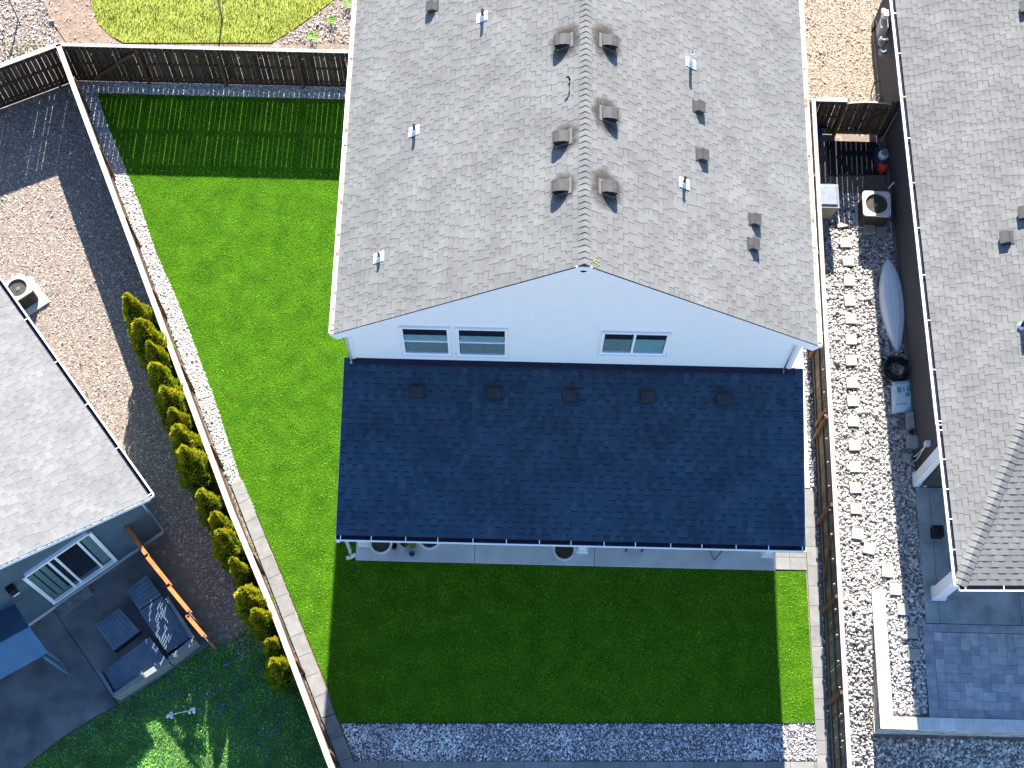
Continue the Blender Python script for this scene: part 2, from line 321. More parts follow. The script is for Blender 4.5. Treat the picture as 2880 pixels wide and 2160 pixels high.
# ---- shingles laid course by course on a sloping plane
def shingles(mb, O, U, V, L, W, uv=None, expo=.143, mi=0, lift=.0, tw=(.085, .22)):
    """O eave start, U along eave, V up the slope (units). uv: convex polygon in (u,v) to clip."""
    O = np.array(O, float); U = np.array(U, float); V = np.array(V, float); Nn = np.cross(U, V)
    if Nn[2] < 0: Nn = -Nn
    flip = np.cross(U, V)[2] < 0
    n = int(math.ceil(W/expo)); vs = []; fs = []; tn = []
    for j in range(n):
        v0 = j*expo; v1 = min(v0+expo+.02, W+.01); vm = min(v0+expo*.5, W)
        if uv:
            xs = []
            for i in range(len(uv)):
                (ua, va), (ub, vb) = uv[i], uv[(i+1) % len(uv)]
                if (va-vm)*(vb-vm) <= 0 and va != vb: xs.append(ua+(ub-ua)*(vm-va)/(vb-va))
            if len(xs) < 2: continue
            ulo, uhi = min(xs), max(xs)
        else: ulo, uhi = 0, L
        u = ulo; k = random.random() < .5; rowt = random.uniform(-.06, .06)
        while u < uhi-.001:
            w = random.uniform(*tw); e = min(u+w, uhi); k = not k
            if uhi-e < .06: e = uhi
            h0 = lift+.009+(.005 if k else 0); h1 = lift+.002+(.004 if k else 0)
            t = min(1, max(.2, random.choice((.15, .35, .5, .7, .9))*.6+.22+random.uniform(-.1, .1)+rowt+(.08 if k else -.10)))
            b = len(vs)
            for (uu, vv, hh) in ((u, v0, h0), (e, v0, h0), (e, v1, h1), (u, v1, h1), (u, v0, lift-.004), (e, v0, lift-.004)):
                vs.append(O+U*uu+V*vv+Nn*hh); tn.append(t)
            q = [(0, 1, 2, 3), (4, 5, 1, 0), (4, 0, 3), (5, 2, 1)]
            if flip: q = [tuple(reversed(f)) for f in q]
            fs += [tuple(i+b for i in f) for f in q]
            if not k and e-u > .05 and random.random() < .8:   # printed dark band, also painting in the shade under the next course
                b = len(vs); hb = h1+.0025
                for (uu, vv) in ((u, v1-.048), (e, v1-.048), (e, v1-.016), (u, v1-.016)): vs.append(O+U*uu+V*vv+Nn*(hb+(h0-h1)*(v1-vv)/(v1-v0))); tn.append(random.uniform(0, .12))
                fs.append((b+3, b+2, b+1, b) if flip else (b, b+1, b+2, b+3))
            u = e
    o = len(mb.v); mb.v += [tuple(v) for v in vs]; mb.f += [tuple(i+o for i in f) for f in fs]; mb.m += [mi]*len(fs); mb.t += tn; mb.sm += [False]*len(fs)
def ridge_caps(mb, A, B, dl, dr, w=.15, expo=.145, mi=0, h=.03):
    """cap shingles from A to B; dl, dr unit vectors down each side"""
    A = Vector(A); B = Vector(B); d = (B-A); L = d.length; d.normalize(); dl = Vector(dl); dr = Vector(dr); n = int(L/expo)
    for i in range(n):
        a = A+d*(i*expo); b = A+d*((i+1)*expo+.03); up = Vector((0, 0, 1)); ha = h+.014; hb = h
        t = random.uniform(.2, .9)
        vs = [a+dl*w+up*ha*.6, a+up*ha*1.5, a+dr*w+up*ha*.6, b+dl*w+up*hb*.6, b+up*hb*1.5, b+dr*w+up*hb*.6]
        vs += [v-up*.022 for v in vs[:3]]
        mb.add(vs, [(0, 1, 4, 3), (1, 2, 5, 4), (6, 7, 1, 0), (7, 8, 2, 1)], mi, t)
def gutter(A, B, out, parent, liner=gut_in, step=.75, w=.12, h=.11, hang=True, lip=.026):
    A = Vector(A); B = Vector(B); d = (B-A).normalized(); out = Vector(out).normalized(); up = Vector((0, 0, 1)); mb = MB()
    c0 = out*(w-.006); mb.beam(A+c0-up*h/2, B+c0-up*h/2, .012, h)
    mb.beam(A+out*w*.5-up*(h-.004), B+out*w*.5-up*(h-.004), w-.026, .008)
    mb.beam(A+out*(w+.017-lip/2)-up*.004, B+out*(w+.017-lip/2)-up*.004, lip, .012)
    for e, s in ((A, -1), (B, 1)): mb.beam(e+out*.013-up*h/2+d*s*.006, e+out*(w-.013)-up*h/2+d*s*.006, .012, h)
    o = obj('gutter', mb, trim, parent)
    lb = MB(); zl = .02 if liner is gut_cream else h*.55
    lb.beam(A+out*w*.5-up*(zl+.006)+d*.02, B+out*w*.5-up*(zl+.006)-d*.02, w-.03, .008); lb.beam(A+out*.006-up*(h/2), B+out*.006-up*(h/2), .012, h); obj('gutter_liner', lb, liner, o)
    if hang:
        L = (B-A).length; n = int(L/step)
        for i in range(n+1):
            hb = MB(); p = A+d*(.1+(L-.2)*i/max(n, 1)+random.uniform(-.04, .04)); hb.beam(p-out*.02+up*.004, p+out*(w+.004)+up*.004, .022, .010)
            obj('gutter_hanger', hb, trim, o)
    return o
def lap_siding(mb, A, B, z0, ztop, course=.16, mi=0):
    """clapboards on the wall from A to B (outward = right of A->B); ztop(f) upper limit at fraction f"""
    A = Vector((*xy(A), 0)); B = Vector((*xy(B), 0)); L = (B-A).length; d = (B-A)/L; out = Vector((d.y, -d.x, 0)); z = z0
    N = 60; zs = [ztop(i/N) for i in range(N+1)]; zm = max(zs)
    while z < zm-.01:
        z1 = min(z+course, zm); ok = [i for i in range(N+1) if zs[i] >= (z+z1)/2-.001]
        if ok:
            f0, f1 = min(ok)/N, max(ok)/N; a = A+d*L*f0; b = A+d*L*f1; up = Vector((0, 0, 1))
            vs = [a+out*.022+up*z, b+out*.022+up*z, b+out*.006+up*z1, a+out*.006+up*z1, a+up*z, b+up*z]
            mb.add(vs, [(0, 1, 2, 3), (4, 5, 1, 0)], mi)
        z = z1

# ================================================================== GROUND
gm = MB(); FX = 8.235
gm.prism([(-300, -300), (FX, -300), (FX, 400), (-300, 400)], -1.4, -.03)
gm.prism([(FX, 8.2), (400, 8.2), (400, 400), (FX, 400)], -1.4, -.03)
gm.add([(FX, 8.2, -.03), (FX, 4.6, -.80), (400, 4.6, -.80), (400, 8.2, -.03)], [(0, 1, 2, 3)])
gm.prism([(FX, -300), (400, -300), (400, 4.6), (FX, 4.6)], -1.4, -.80)
obj('ground', gm, mulch, label='bare bark covered ground under all the yards', cat='ground', kind='structure')
slopez = lambda x, y: np.clip((y-8.2)/3.6, -1, 0)*.77-.02

# fence lines (ground plan)
FN0 = at(1, 375, 287, 1.83); LF = [FN0, at(0, 500, 1106, 1.83), at(7, 1780, 670, 1.83), at(7, 2165, 1700, 1.83)]
LF.append(LF[3]+(LF[3]-LF[2]).normalized()*3.0)
LFD = 1.83
# artificial lawn
eL = [(1, 625, 602), (1, 700, 820), (1, 760, 960), (1, 820, 1112), (1, 905, 1330), (1, 1020, 1659), (4, 1130, 240), (4, 1240, 520), (4, 1400, 960), (4, 1560, 1450), (4, 1660, 1659)]
left_edge = [xy(at(*p)) for p in eL]+[xy(at(7, 1850, 460)), xy(at(7, 1990, 810)), xy(at(7, 2120, 1130)), xy(at(7, 2168, 1300))]
yb = at(0, 1200, 1562).y; bl = xy(at(0, 735, 1562)); br = xy(at(0, 1760, 1562)); rt = xy(at(0, 1741, 1233))
lawn_poly = left_edge+[bl, br, rt, (6.95, 9.58), (-3.94, 9.58), (-3.9, 13.7), (-3.9, 23.42)]
sheet('artificial_lawn', lawn_poly, -.004, turf_base, 'bright green artificial turf wrapping round the white house', 'lawn')
blades('turf_blades', lawn_poly, 1700, .028, .015, turf, z=-.004, lean=.9, label='short even blades of the bright artificial turf', cat='grass')
# gravel strip on the left and along the back fence
out_left = [xy(p) for p in LF[:2]]
gl_poly = [(FN0.x+.05, 23.84), (-3.9, 23.84), (-3.9, 23.43)]+left_edge[:11]
f_at = lambda yy: np.interp(yy, [LF[3].y, LF[2].y, LF[1].y, LF[0].y], [LF[3].x, LF[2].x, LF[1].x, LF[0].x])
gend = at(4, 1500, 1480); gl_poly += [(gend.x, gend.y), (float(f_at(gend.y))+.1, gend.y)]
sheet('gravel_bed', gl_poly, -.008, bed_pale, 'pale gravel bed between the left fence and the turf', 'gravel bed')
stones('pale_gravel', gl_poly, 1150, .017, gravel, z=-.008, label='small pale gravel filling the strip beside the left fence')
# bottom gravel strip
bs = [xy(at(0, 735, 1563)), xy(at(0, 1760, 1563)), xy(at(0, 1766, 1643)), xy(at(8, 85, 1615)), xy(at(8, 5, 1395))]
sheet('gravel_bed', bs, -.008, bed, 'grey gravel bed below the turf', 'gravel bed')
stones('mixed_gravel', bs, 1050, .018, gravel_d, z=-.008, label='mixed grey and white gravel in the strip below the turf', pale=[(-3.7, 5.1, .5), (-2.2, 4.9, .7), (-1.3, 5.0, .5), (6.3, 5.05, .4), (1.5, 5.2, .3)])
em = MB(); em.beam((*bl, 0), (*br, 0), .02, .04); obj('edging_strip', em, cdark, label='thin dark edging strip between the turf and the lower gravel', cat='edging')
# white pad and gravel beside it
pad = [(6.7, 11.86), (7.97, 11.86), (7.95, 24), (6.7, 24)]
pm = MB()
for i in range(9): pm.prism([(6.7, 11.86+i*1.35), (7.965, 11.86+i*1.35), (7.965, 11.86+i*1.35+1.34), (6.7, 11.86+i*1.35+1.34)], -.08, .03)
obj('concrete_walk', pm, conc_white, label='bright pale concrete walk along the right wall of the white house', cat='walkway', kind='structure')
gs = [(7.97, 24), (8.17, 24), (8.17, 3.6), (8.13, 3.6), (7.98, 11.8)]
gs = [(7.97, 24), (FX-.03, 22.7), (FX-.1, 4), (8.10, 4), (8.06, 11.8), (7.97, 11.86)]
sheet('gravel_bed', gs, -.006, bed, 'narrow strip of gravel along the right fence', 'gravel bed')
stones('narrow_gravel', gs, 900, .02, gravel_d, z=-.006, label='grey gravel in the narrow strip by the right fence')
# pavers
pv = MB(); ys = [at(9, 840, v).y for v in (-60, 100, 225, 350, 480, 607, 740, 872, 1005, 1072, 1208, 1345, 1480, 1570, 1700)]
pv_x = lambda yy: (7.80, 8.10)
ys[0] = 11.83
for a, b in zip(ys[:-1], ys[1:]):
    t = random.random(); pv.prism([(7.80, a-.004), (8.12, a-.004), (8.12, b+.004), (7.80, b+.004)], -.06, .018, tone=t)
y1, y2, y3 = at(9, 700, 262).y, at(9, 700, 294).y, at(9, 700, 374).y
yt = 11.83
for (xa, xb) in ((6.97, 7.78),):
    for a, b in ((yt, yt-.6), (yt-.61, yt-1.2), (yt-1.21, y1), (y1-.008, y2), (y2-.008, y3)):
        xm = xa+(xb-xa)*random.uniform(.4, .6)
        pv.prism([(xa, a), (xm-.004, a), (xm-.004, b), (xa, b)], -.06, .018, tone=random.random())
        pv.prism([(xm+.004, a), (xb, a), (xb, b), (xm+.004, b)], -.06, .018, tone=random.random())
# left diagonal edging
pa = at(7, 1585, 0); pb = at(7, 1680, 0); qa = at(7, 2085, 1335); qb = at(7, 2168, 1305)
a0 = at(4, 1500, 1490); b0 = at(4, 1572, 1450)
La = [Vector((*xy(a0), 0)), Vector((*xy(qa), 0))]; Lb = [Vector((*xy(b0), 0)), Vector((*xy(qb), 0))]
n = 12
for i in range(n):
    f, f2 = i/n+.0008*(i > 0), (i+1)/n-.0008
    P = [La[0].lerp(La[1], f), Lb[0].lerp(Lb[1], f), Lb[0].lerp(Lb[1], f2), La[0].lerp(La[1], f2)]
    pv.prism([xy(p) for p in P], -.06, .02, tone=random.random())
dd = (La[1]-La[0]).normalized()
for i in range(4):
    s0 = La[1]+dd*(.02+i*.58); s1 = Lb[1]+dd*(.02+i*.58)
    pv.prism([xy(s0), xy(s1), xy(s1+dd*.565), xy(s0+dd*.565)], -.06, .02, tone=random.random())
# bottom row
yB = lambda x: 4.59+.023*x
x = at(8, 60, 1620).x+.10
while x < 7.75:
    w = .6; x2 = min(x+w-.01, 7.79)
    
    for kk in range(4): pv.prism([(x, yB(x)-.004-kk*.605), (x2, yB(x2)-.004-kk*.605), (x2, yB(x2)-.604-kk*.605), (x, yB(x)-.604-kk*.605)], -.06, .018, tone=random.random())
    x += w
obj('paver_path', pv, paver, label='large grey brown pavers edging the turf on three sides', cat='path', kind='structure')
# soil strip with weeds between pavers and left fence
ws = [xy(a0), xy(qa), xy(qa+dd*2.2), (float(f_at(3.5))+.1, 3.6), (float(f_at(7.7))+.1, 7.7), (float(f_at(a0.y))+.1, a0.y)]
blades('dry_weeds', [xy(a0), xy(qa+dd*1.0), (qa.x+dd.x-.2, qa.y+dd.y), (a0.x-.12, a0.y)], 420, .09, .02, weedm, z=-.02, lean=.9, label='dry weeds in the crack between the pavers and the left fence', cat='weeds')
blades('green_weeds', [xy(at(4, 1480, 1490)), xy(at(4, 1430, 1330)), xy(at(4, 1452, 1330)), xy(at(4, 1505, 1490))], 500, .07, .02, yel, z=0, lean=.9, label='small green weeds where the pavers begin by the left fence', cat='weeds')
# concrete slab of the rear porch
sm_ = MB(); xs = [-3.94, at(8, 865, 250).x, at(8, 1640, 280).x, 6.95]
for a, b in zip(xs[:-1], xs[1:]): sm_.prism([(a+.006*(a > -3.9), 9.6), (b-.006, 9.6), (b-.006, 13.6), (a+.006*(a > -3.9), 13.6)], -.1, .10)
obj('porch_slab', sm_, concrete, label='pale concrete slab under the porch roof', cat='patio', kind='structure')
# neighbour yard left of the fence: mulch chips
yardL = [xy(LF[0]), xy(LF[1]), xy(LF[2]), xy(LF[3]), (-7.0, 6.6), (-9.0, 10.2), (-13.6, 16.2), (-17, 20), (-18, 24), (-14, 24)]
yardL = [(-13.1, 23.7), xy(LF[1]), xy(LF[2]), (-6.7, 6.9), (-8.2, 9.2), (-9.0, 10.3), (-13.6, 16.4), (-17.5, 21.5)]
sheet('mulch_bed', yardL, -.012, mulch, 'brown bark mulch bed between the left house and the diagonal fence', 'mulch bed')
chips('bark_chips', yardL, 1900, .022, chip, z=-.02, label='pinkish bark chips covering the left neighbour yard')
# beyond the back fence
nl = [(1, 575, -60), (1, 598, 60), (1, 640, 160), (1, 720, 235), (1, 800, 275), (1, 1760, 275), (1, 1900, 190), (1, 2080, 60), (1, 2240, -60)]
nlp = [xy(at(*p)) for p in nl]
sheet('far_lawn', nlp, -.005, meadow_b, 'yellow green lawn beyond the back fence', 'lawn')
blades('far_grass', nlp, 700, .06, .022, meadow, z=-.005, lean=.9, label='tufty yellow green grass beyond the back fence', cat='grass')
dp = [(1, 255, -60), (1, 300, 60), (1, 345, 150), (1, 440, 290), (1, 800, 290), (1, 720, 240), (1, 640, 165), (1, 596, 60), (1, 572, -60)]
sheet('dirt_path', [xy(at(*p)) for p in dp], -.006, dirt, 'bare brown dirt path at the top left corner', 'path')
chips('path_litter', [xy(at(*p)) for p in dp], 170, .03, chip, z=-.004, label='scattered bark litter on the bare dirt path', cat='litter')
fb = [xy(at(*p)) for p in ((1, -200, -80), (1, 255, -60), (1, 300, 60), (1, 345, 150), (1, 400, 290), (1, -250, 480))]
chips('far_chips', fb, 700, .04, chip, z=-.03, label='pale bark chips at the top left corner')
fb2 = [xy(at(*p)) for p in ((1, 2245, -60), (1, 2090, 60), (1, 1910, 190), (1, 1775, 275), (1, 2300, 275), (1, 2400, -60))]
chips('far_bed_chips', fb2, 800, .035, chip, z=-.03, label='pinkish bark chips behind the back fence near the roof')
tb = [(7.0, 22.75), (10.95, 22.75), (11.6, 31), (7.0, 31)]
sheet('bark_strip', tb, -.008, mulch_tan, 'tan bark ground between the two roofs at the top', 'mulch bed')
chips('tan_chips', tb, 1900, .026, chip_tan, z=-.012, label='tan bark chips between the two roofs at the top')
# right side yard
st = [(3, 1030, 1440, .2), (3, 1055, 1570, .05), (6, 1075, 30, 0), (6, 1080, 160, 0), (6, 1085, 290, .03), (6, 1090, 405, .02), (6, 1092, 540, .04), (6, 1093, 675, .05), (6, 1098, 820, 0), (6, 1103, 938, .03),
      (6, 1107, 1070, 0), (6, 1113, 1225, .04), (6, 1118, 1365, 0), (6, 1120, 1500, .05), (6, 1125, 1635, 0), (9, 1135, 140, -.15), (9, 1210, 235, -.22), (9, 1330, 385, -.1), (9, 1380, 500, -.05), (9, 1430, 630, -.04), (9, 1487, 780, -.05), (9, 1500, 925, 0)]
STEPS = np.array([xy(at(c, x, y, .085)) for c, x, y, z in st])
zf0 = lambda x, y: np.full(len(x), -.02)
capL = [at(9, 1225, 500, .12), at(9, 1290, 1395, .12)]; XW = 9.425
pA = [(FX+.03, 22.4), (10.85, 22.4), (10.84, 8.2), (FX+.03, 8.2)]
sheet('pebble_bed', pA, -.015, bed, 'dark soil under the side yard pebbles', 'pebble bed')
stones('side_pebbles', [(FX+.04, 20.7), (10.83, 20.7), (10.80, 8.2), (FX+.04, 8.2)], 760, .029, pebble, z=-.015, label='smooth mixed river pebbles filling the right side yard', big=.03, clear=STEPS)
pI = [(9.7, 9.14), (10.8, 9.14), (10.72, 5.9), (9.7, 5.9)]
sheet('raised_pebble_bed', [(9.5, 8.21), (10.77, 8.21), (10.70, 5.90), (9.5, 5.90)], -.015, bed, 'level pebble bed inside the retaining wall', 'pebble bed', thick=.75)
stones('inner_pebbles', [(9.80, 8.2), (10.73, 8.2), (10.63, 6.0), (9.80, 6.0)], 760, .029, pebble, z=-.01, label='river pebbles inside the L of the retaining wall', big=.03, clear=STEPS)
stones('lower_pebbles', [(FX+.04, 8.2), (9.37, 8.2), (9.37, 5.48), (14, 5.48), (14, 2.6), (FX+.04, 2.6)], 760, .029, pebble, zf=slopez, label='river pebbles sloping down below the retaining wall', big=.04)

# ================================================================== MAIN HOUSE
XE0, XE1, YG, ZE, XR, ZR = -4.15, 7.06, 13.44, 6.0, 1.44, 10.0
SL = (ZR-ZE)/(XR-XE0); SRr = (ZR-ZE)/(XE1-XR); YN = 31.0; YWALL = 13.66
house = thing('white_house', (XR, 20, 0), 'white sided two storey house with grey shingle gable roof in the middle', 'house')
bm_ = MB(); pent = [(-3.9, 0), (6.8, 0), (6.8, ZE+SL*.1), (XR, ZR-.15), (-3.9, ZE+SL*.1)]
for yy in (YWALL+.02, YN-.3):
    bm_.add([(x, yy, z-(.0 if z == 0 else .12)) for x, z in pent], [(0, 1, 2, 3, 4)] if yy < 20 else [(4, 3, 2, 1, 0)])
for i in range(5):
    a, b = pent[i], pent[(i+1) % 5]; f = lambda z: z-(.0 if z == 0 else .12)
    bm_.add([(a[0], YWALL+.02, f(a[1])), (b[0], YWALL+.02, f(b[1])), (b[0], YN-.3, f(b[1])), (a[0], YN-.3, f(a[1]))], [(3, 2, 1, 0)])
obj('wall', bm_, siding, house)
sb = MB(); zt = lambda f: min(ZE+(f*10.7+(-3.9)-XE0)*SL, ZE+(XE1-(-3.9+f*10.7))*SRr)-.14
lap_siding(sb, (-3.9, YWALL), (6.8, YWALL), 3.9, zt, .16); obj('gable_siding', sb, siding, house)
# main roof
rf = MB()
uL = Vector((0, 1, 0)); vL = Vector((XR-XE0, 0, ZR-ZE)).normalized(); vR = Vector((XR-XE1, 0, ZR-ZE)).normalized()
WL = math.hypot(XR-XE0, ZR-ZE); WR = math.hypot(XE1-XR, ZR-ZE)
shingles(rf, (XE0, YG, ZE), (0, 1, 0), vL, YN-YG, WL); shingles(rf, (XE1, YG, ZE), (0, 1, 0), vR, YN-YG, WR)
for (xa, s) in ((XE0, 1), (XE1, -1)):
    rf.hexa([(xa, YG, ZE-.01), (xa, YN, ZE-.01), (XR, YN, ZR-.01), (XR, YG, ZR-.01)][::s], [(xa, YG, ZE-.1), (xa, YN, ZE-.1), (XR, YN, ZR-.1), (XR, YG, ZR-.1)][::s], 1)
ridge_caps(rf, (XR, YG, ZR), (XR, YN, ZR), -vL, -vR, w=.17, h=.028)
roof = obj('roof', rf, [shingle, cdark], house)
fa = MB()
for xa, za in ((XE0-.02, ZE), (XE1+.02, ZE)):
    a = Vector((xa, YG+.012, za-.215)); b = Vector((XR, YG+.012, ZR-.215)); fa.beam(a, b, .03, .27, up=(0, 0, 1))
fa.box((XR, YG-.004, ZR-.17), (.34, .03, .16)); obj('rake_board', fa, trim, house)
for xa in (XE0, XE1): fb_ = MB(); fb_.beam((xa, YG, ZE-.12), (xa, YN, ZE-.12), .03, .18); obj('eave_board', fb_, trim, house)
for x0, x1 in ((XE0+.02, -3.92), (6.82, XE1-.02)): sf = MB(); sf.box(((x0+x1)/2, (YG+YN)/2, ZE-.2), (abs(x1-x0), YN-YG-.02, .02)); obj('soffit', sf, trim, house)
gutter((XE0-.01, YN, ZE-.015), (XE0-.01, YG+.02, ZE-.015), (-1, 0, 0), house, liner=gut_cream, step=2.2, w=.095)
gutter((XE1+.01, YG+.02, ZE-.015), (XE1+.01, YN, ZE-.015), (1, 0, 0), house, liner=gut_cream, step=2.2, w=.095)
for x in (-3.86, 6.76): cb = MB(); cb.box((x, YWALL-.03, 4.9), (.10, .02, 2.1)); obj('corner_trim', cb, trim, house)
ds = MB(); ds.tube([(-3.93, YWALL-.075, 5.75), (-3.93, YWALL-.075, 4.15), (-3.93, YWALL-.15, 4.03)], .032); obj('downspout', ds, trim, house)
ds = MB(); ds.tube([(6.62, YWALL-.07, 5.75), (6.62, YWALL-.07, 4.15), (6.62, YWALL-.16, 4.02)], .024); obj('downspout', ds, trim, house)
# windows on the gable
def wall_pt(c, x, y): return atp(c, x, y, (0, YWALL-.06, 0), (0, 1, 0))
def gable_window(p0, p1, kind):
    a = wall_pt(*p0); b = wall_pt(*p1); x0, x1, z1, z0 = a.x, b.x, a.z, b.z; Y = YWALL-.03; w = .075
    f = MB(); D_ = .07
    f.box(((x0+x1)/2, Y-.01, z1-w/2), (x1-x0, D_, w)); f.box(((x0+x1)/2, Y-.01, z0+w/2), (x1-x0, D_, w))
    f.box((x0+w/2, Y-.01, (z0+z1)/2), (w, D_, z1-z0-2*w)); f.box((x1-w/2, Y-.01, (z0+z1)/2), (w, D_, z1-z0-2*w))
    f.box(((x0+x1)/2, Y-.035, z0-.01), (x1-x0+.06, .10, .02))
    fo = obj('window', f, trim, house); zm = (z0+z1)/2; xm = (x0+x1)/2; r = MB()
    if kind == 'hung':
        r.box((xm, Y-.02, zm), (x1-x0-2*w, .05, .045))
        panes = ((x0+w, x1-w, zm+.022, z1-w, .58, blind2), (x0+w, x1-w, z0+w, zm-.022, .06, blind))
    else:
        r.box((xm-.02, Y-.02, zm), (.055, .05, z1-z0-2*w))
        panes = ((x0+w, xm-.05, z0+w, z1-w, .34, blind), (xm+.01, x1-w, z0+w, z1-w, .32, blind2))
    obj('sash_rail', r, trim, fo)
    for (xa, xb, za, zb, sh, bm2) in panes:
        p = MB(); p.box(((xa+xb)/2, Y-.002, (za+zb)/2), (xb-xa, .004, zb-za)); obj('pane', p, glass, fo)
        q = MB(); zt_ = zb-(zb-za)*sh-(0 if sh else .01); q.box(((xa+xb)/2, Y-.008, (za+.02+zt_)/2), (xb-xa-.03, .004, zt_-za-.02)); obj('blind', q, bm2, fo)  # blind cut short, so dark glass stands in for the shaded window top
gable_window((5, 372, 460), (5, 715, 640), 'hung')
gable_window((5, 738, 468), (5, 1078, 650), 'hung')
gable_window((5, 1690, 493), (5, 2100, 640), 'slide')
# porch roof
ZP1, ZP0 = 4.03, 3.30; YP0 = at(0, 1233, 1178, ZP0).y+.115; XP0, XP1 = at(0, 724, 1166, ZP0).x+.01, at(0, 1742, 1190, ZP0).x-.01
pr = MB(); vP = Vector((0, YWALL-YP0, ZP1-ZP0)).normalized(); WP = math.hypot(YWALL-YP0, ZP1-ZP0)
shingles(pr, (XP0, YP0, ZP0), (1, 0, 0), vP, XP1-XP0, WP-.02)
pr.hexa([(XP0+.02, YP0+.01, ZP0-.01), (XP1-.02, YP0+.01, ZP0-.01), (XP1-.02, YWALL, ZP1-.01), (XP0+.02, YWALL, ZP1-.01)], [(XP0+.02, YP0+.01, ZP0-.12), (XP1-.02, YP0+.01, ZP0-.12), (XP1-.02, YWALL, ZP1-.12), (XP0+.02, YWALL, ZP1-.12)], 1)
pro = obj('porch_roof', pr, [shingle_shaded, trim], house)
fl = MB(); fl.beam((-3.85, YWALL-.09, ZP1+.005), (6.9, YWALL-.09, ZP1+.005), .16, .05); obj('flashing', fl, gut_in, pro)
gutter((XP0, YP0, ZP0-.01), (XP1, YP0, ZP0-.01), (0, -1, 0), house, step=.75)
for x in (XP0+.005, XP1-.005): re = MB(); re.beam((x, YP0, ZP0-.06), (x, YWALL, ZP1-.06), .02, .12); obj('porch_rake_board', re, trim, house)
for c in ((19, 690, 860), (8, 1560, 262), (9, 545, 290)):
    b = at(*c, .1); m_ = MB(); y = max(b.y, 9.72)+.12
    m_.box((b.x, y, .20), (.30, .30, .2)); m_.box((b.x, y, 1.7), (.20, .20, 2.9)); m_.box((b.x, y, 3.04), (.28, .28, .14)); obj('porch_column', m_, trim, house)
bmh = MB(); bmh.beam((-3.7, 9.88, 3.15), (6.8, 9.88, 3.15), .18, .14); obj('porch_beam', bmh, trim, house)
dp_ = MB(); 
for k, (cx, cy) in enumerate(((19, 430), (19, 500))): pass
d0 = at(19, 495, 850, .05); dp_.tube([(d0.x, 9.25, 3.15), (d0.x, 9.75, 2.9), (d0.x, 9.75, .25), (d0.x-.02, 9.62, .12)], .045)
dp_.tube([(d0.x-.10, 9.62, .16), (d0.x-.02, 9.64, .12), (d0.x+.12, 9.72, .14)], .05)
obj('porch_downspout', dp_, trim, house)
# ---- roof fittings
def frame_on(p, V):
    V = Vector(V); N = Vector((-V.x*V.z, -V.y*V.z, 1-V.z*V.z)).normalized(); U = V.cross(N).normalized()
    return Matrix((U, V, N)).transposed(), p
plL = ((XE0, YG, ZE), (-vL.z, 0, vL.x)); plR = ((XE1, YG, ZE), (vR.z*1.0, 0, -vR.x))
plP = ((0, YP0, ZP0), (0, -vP.z, vP.y))
def on_roof(c, x, y, side):
    P = {'L': plL, 'R': plR, 'P': plP}[side]; V = {'L': vL, 'R': vR, 'P': vP}[side]
    p = atp(c, x, y, *P); return p, frame_on(p, V)[0]
def loc_mb(M, p, pts): return [p+M @ Vector(q) for q in pts]
def slant_vent(p, M, w=.28, l=.33, h=.17):
    f = MB(); f.hexa(loc_mb(M, p, [(-w*.60, -l*.58, .026), (w*.60, -l*.58, .026), (w*.66, l*.72, .022), (-w*.66, l*.72, .022)]), loc_mb(M, p, [(-w*.66, -l*.62, .002), (w*.66, -l*.62, .002), (w*.66, l*.72, .002), (-w*.66, l*.72, .002)]))
    fo = obj('roof_vent', f, flangem, roof)
    m_ = MB(); prof = [(-.5, 1.0), (-.3, 1.06), (0, .92), (.3, .62), (.5, .18)]
    L = []; Rr = []
    for a, b in prof: L.append((-w/2, a*l, .02+b*h)); Rr.append((w/2, a*l, .02+b*h))
    ob = [(-w/2, -l/2, .02), (w/2, -l/2, .02), (w/2, l/2, .02), (-w/2, l/2, .02)]
    vs = loc_mb(M, p, L+Rr+ob); n = 5; fs = [(i, n+i, n+i+1, i+1) for i in range(4)]
    fs += [(4, 9, 12, 13)]
    m_.add(vs, fs); m_.add(vs, [(0, 10, 11, 5), (10, 0, 1, 2, 3, 4, 13), (11, 12, 9, 8, 7, 6, 5)], 1); obj('vent_hood', m_, [ventm, dark], fo)  # opening and both sides black, standing in for the shade on them
flangem = mat('flange felt', (.13, .128, .125), (.17, .165, .16), scale=9)
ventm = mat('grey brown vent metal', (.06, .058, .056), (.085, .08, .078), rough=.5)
def stain(p, M, r):
    mb = MB(); N = 20; vs = [p+M @ Vector((0, 0, .021))]; 
    for ring, f in ((1, .55), (2, 1.0)):
        for k in range(N): a = 2*math.pi*k/N; q = r*f*random.uniform(.85, 1.15); vs.append(p+M @ Vector((q*math.cos(a), q*math.sin(a)+.04, .021)))
    fs = [(0, 1+k, 1+(k+1) % N) for k in range(N)]+[(1+k, 1+N+k, 1+N+(k+1) % N, 1+(k+1) % N) for k in range(N)]
    mb.add(vs, fs); mb.t = [1.0]+[.95]*N+[0.0]*N; obj('stain', mb, stainm, roof)
stainm = bpy.data.materials.new('soot stain'); stainm.use_nodes = True; _t = stainm.node_tree; _b = _t.nodes['Principled BSDF']
_b.inputs['Base Color'].default_value = (.07, .052, .042, 1); _b.inputs['Roughness'].default_value = .9; _b.inputs['Specular IOR Level'].default_value = .05
_a = _t.nodes.new('ShaderNodeAttribute'); _a.attribute_name = 'tone'; _tc = _t.nodes.new('ShaderNodeTexCoord'); _nz = _t.nodes.new('ShaderNodeTexNoise'); _nz.inputs['Scale'].default_value = 22; _nz.inputs['Detail'].default_value = 6
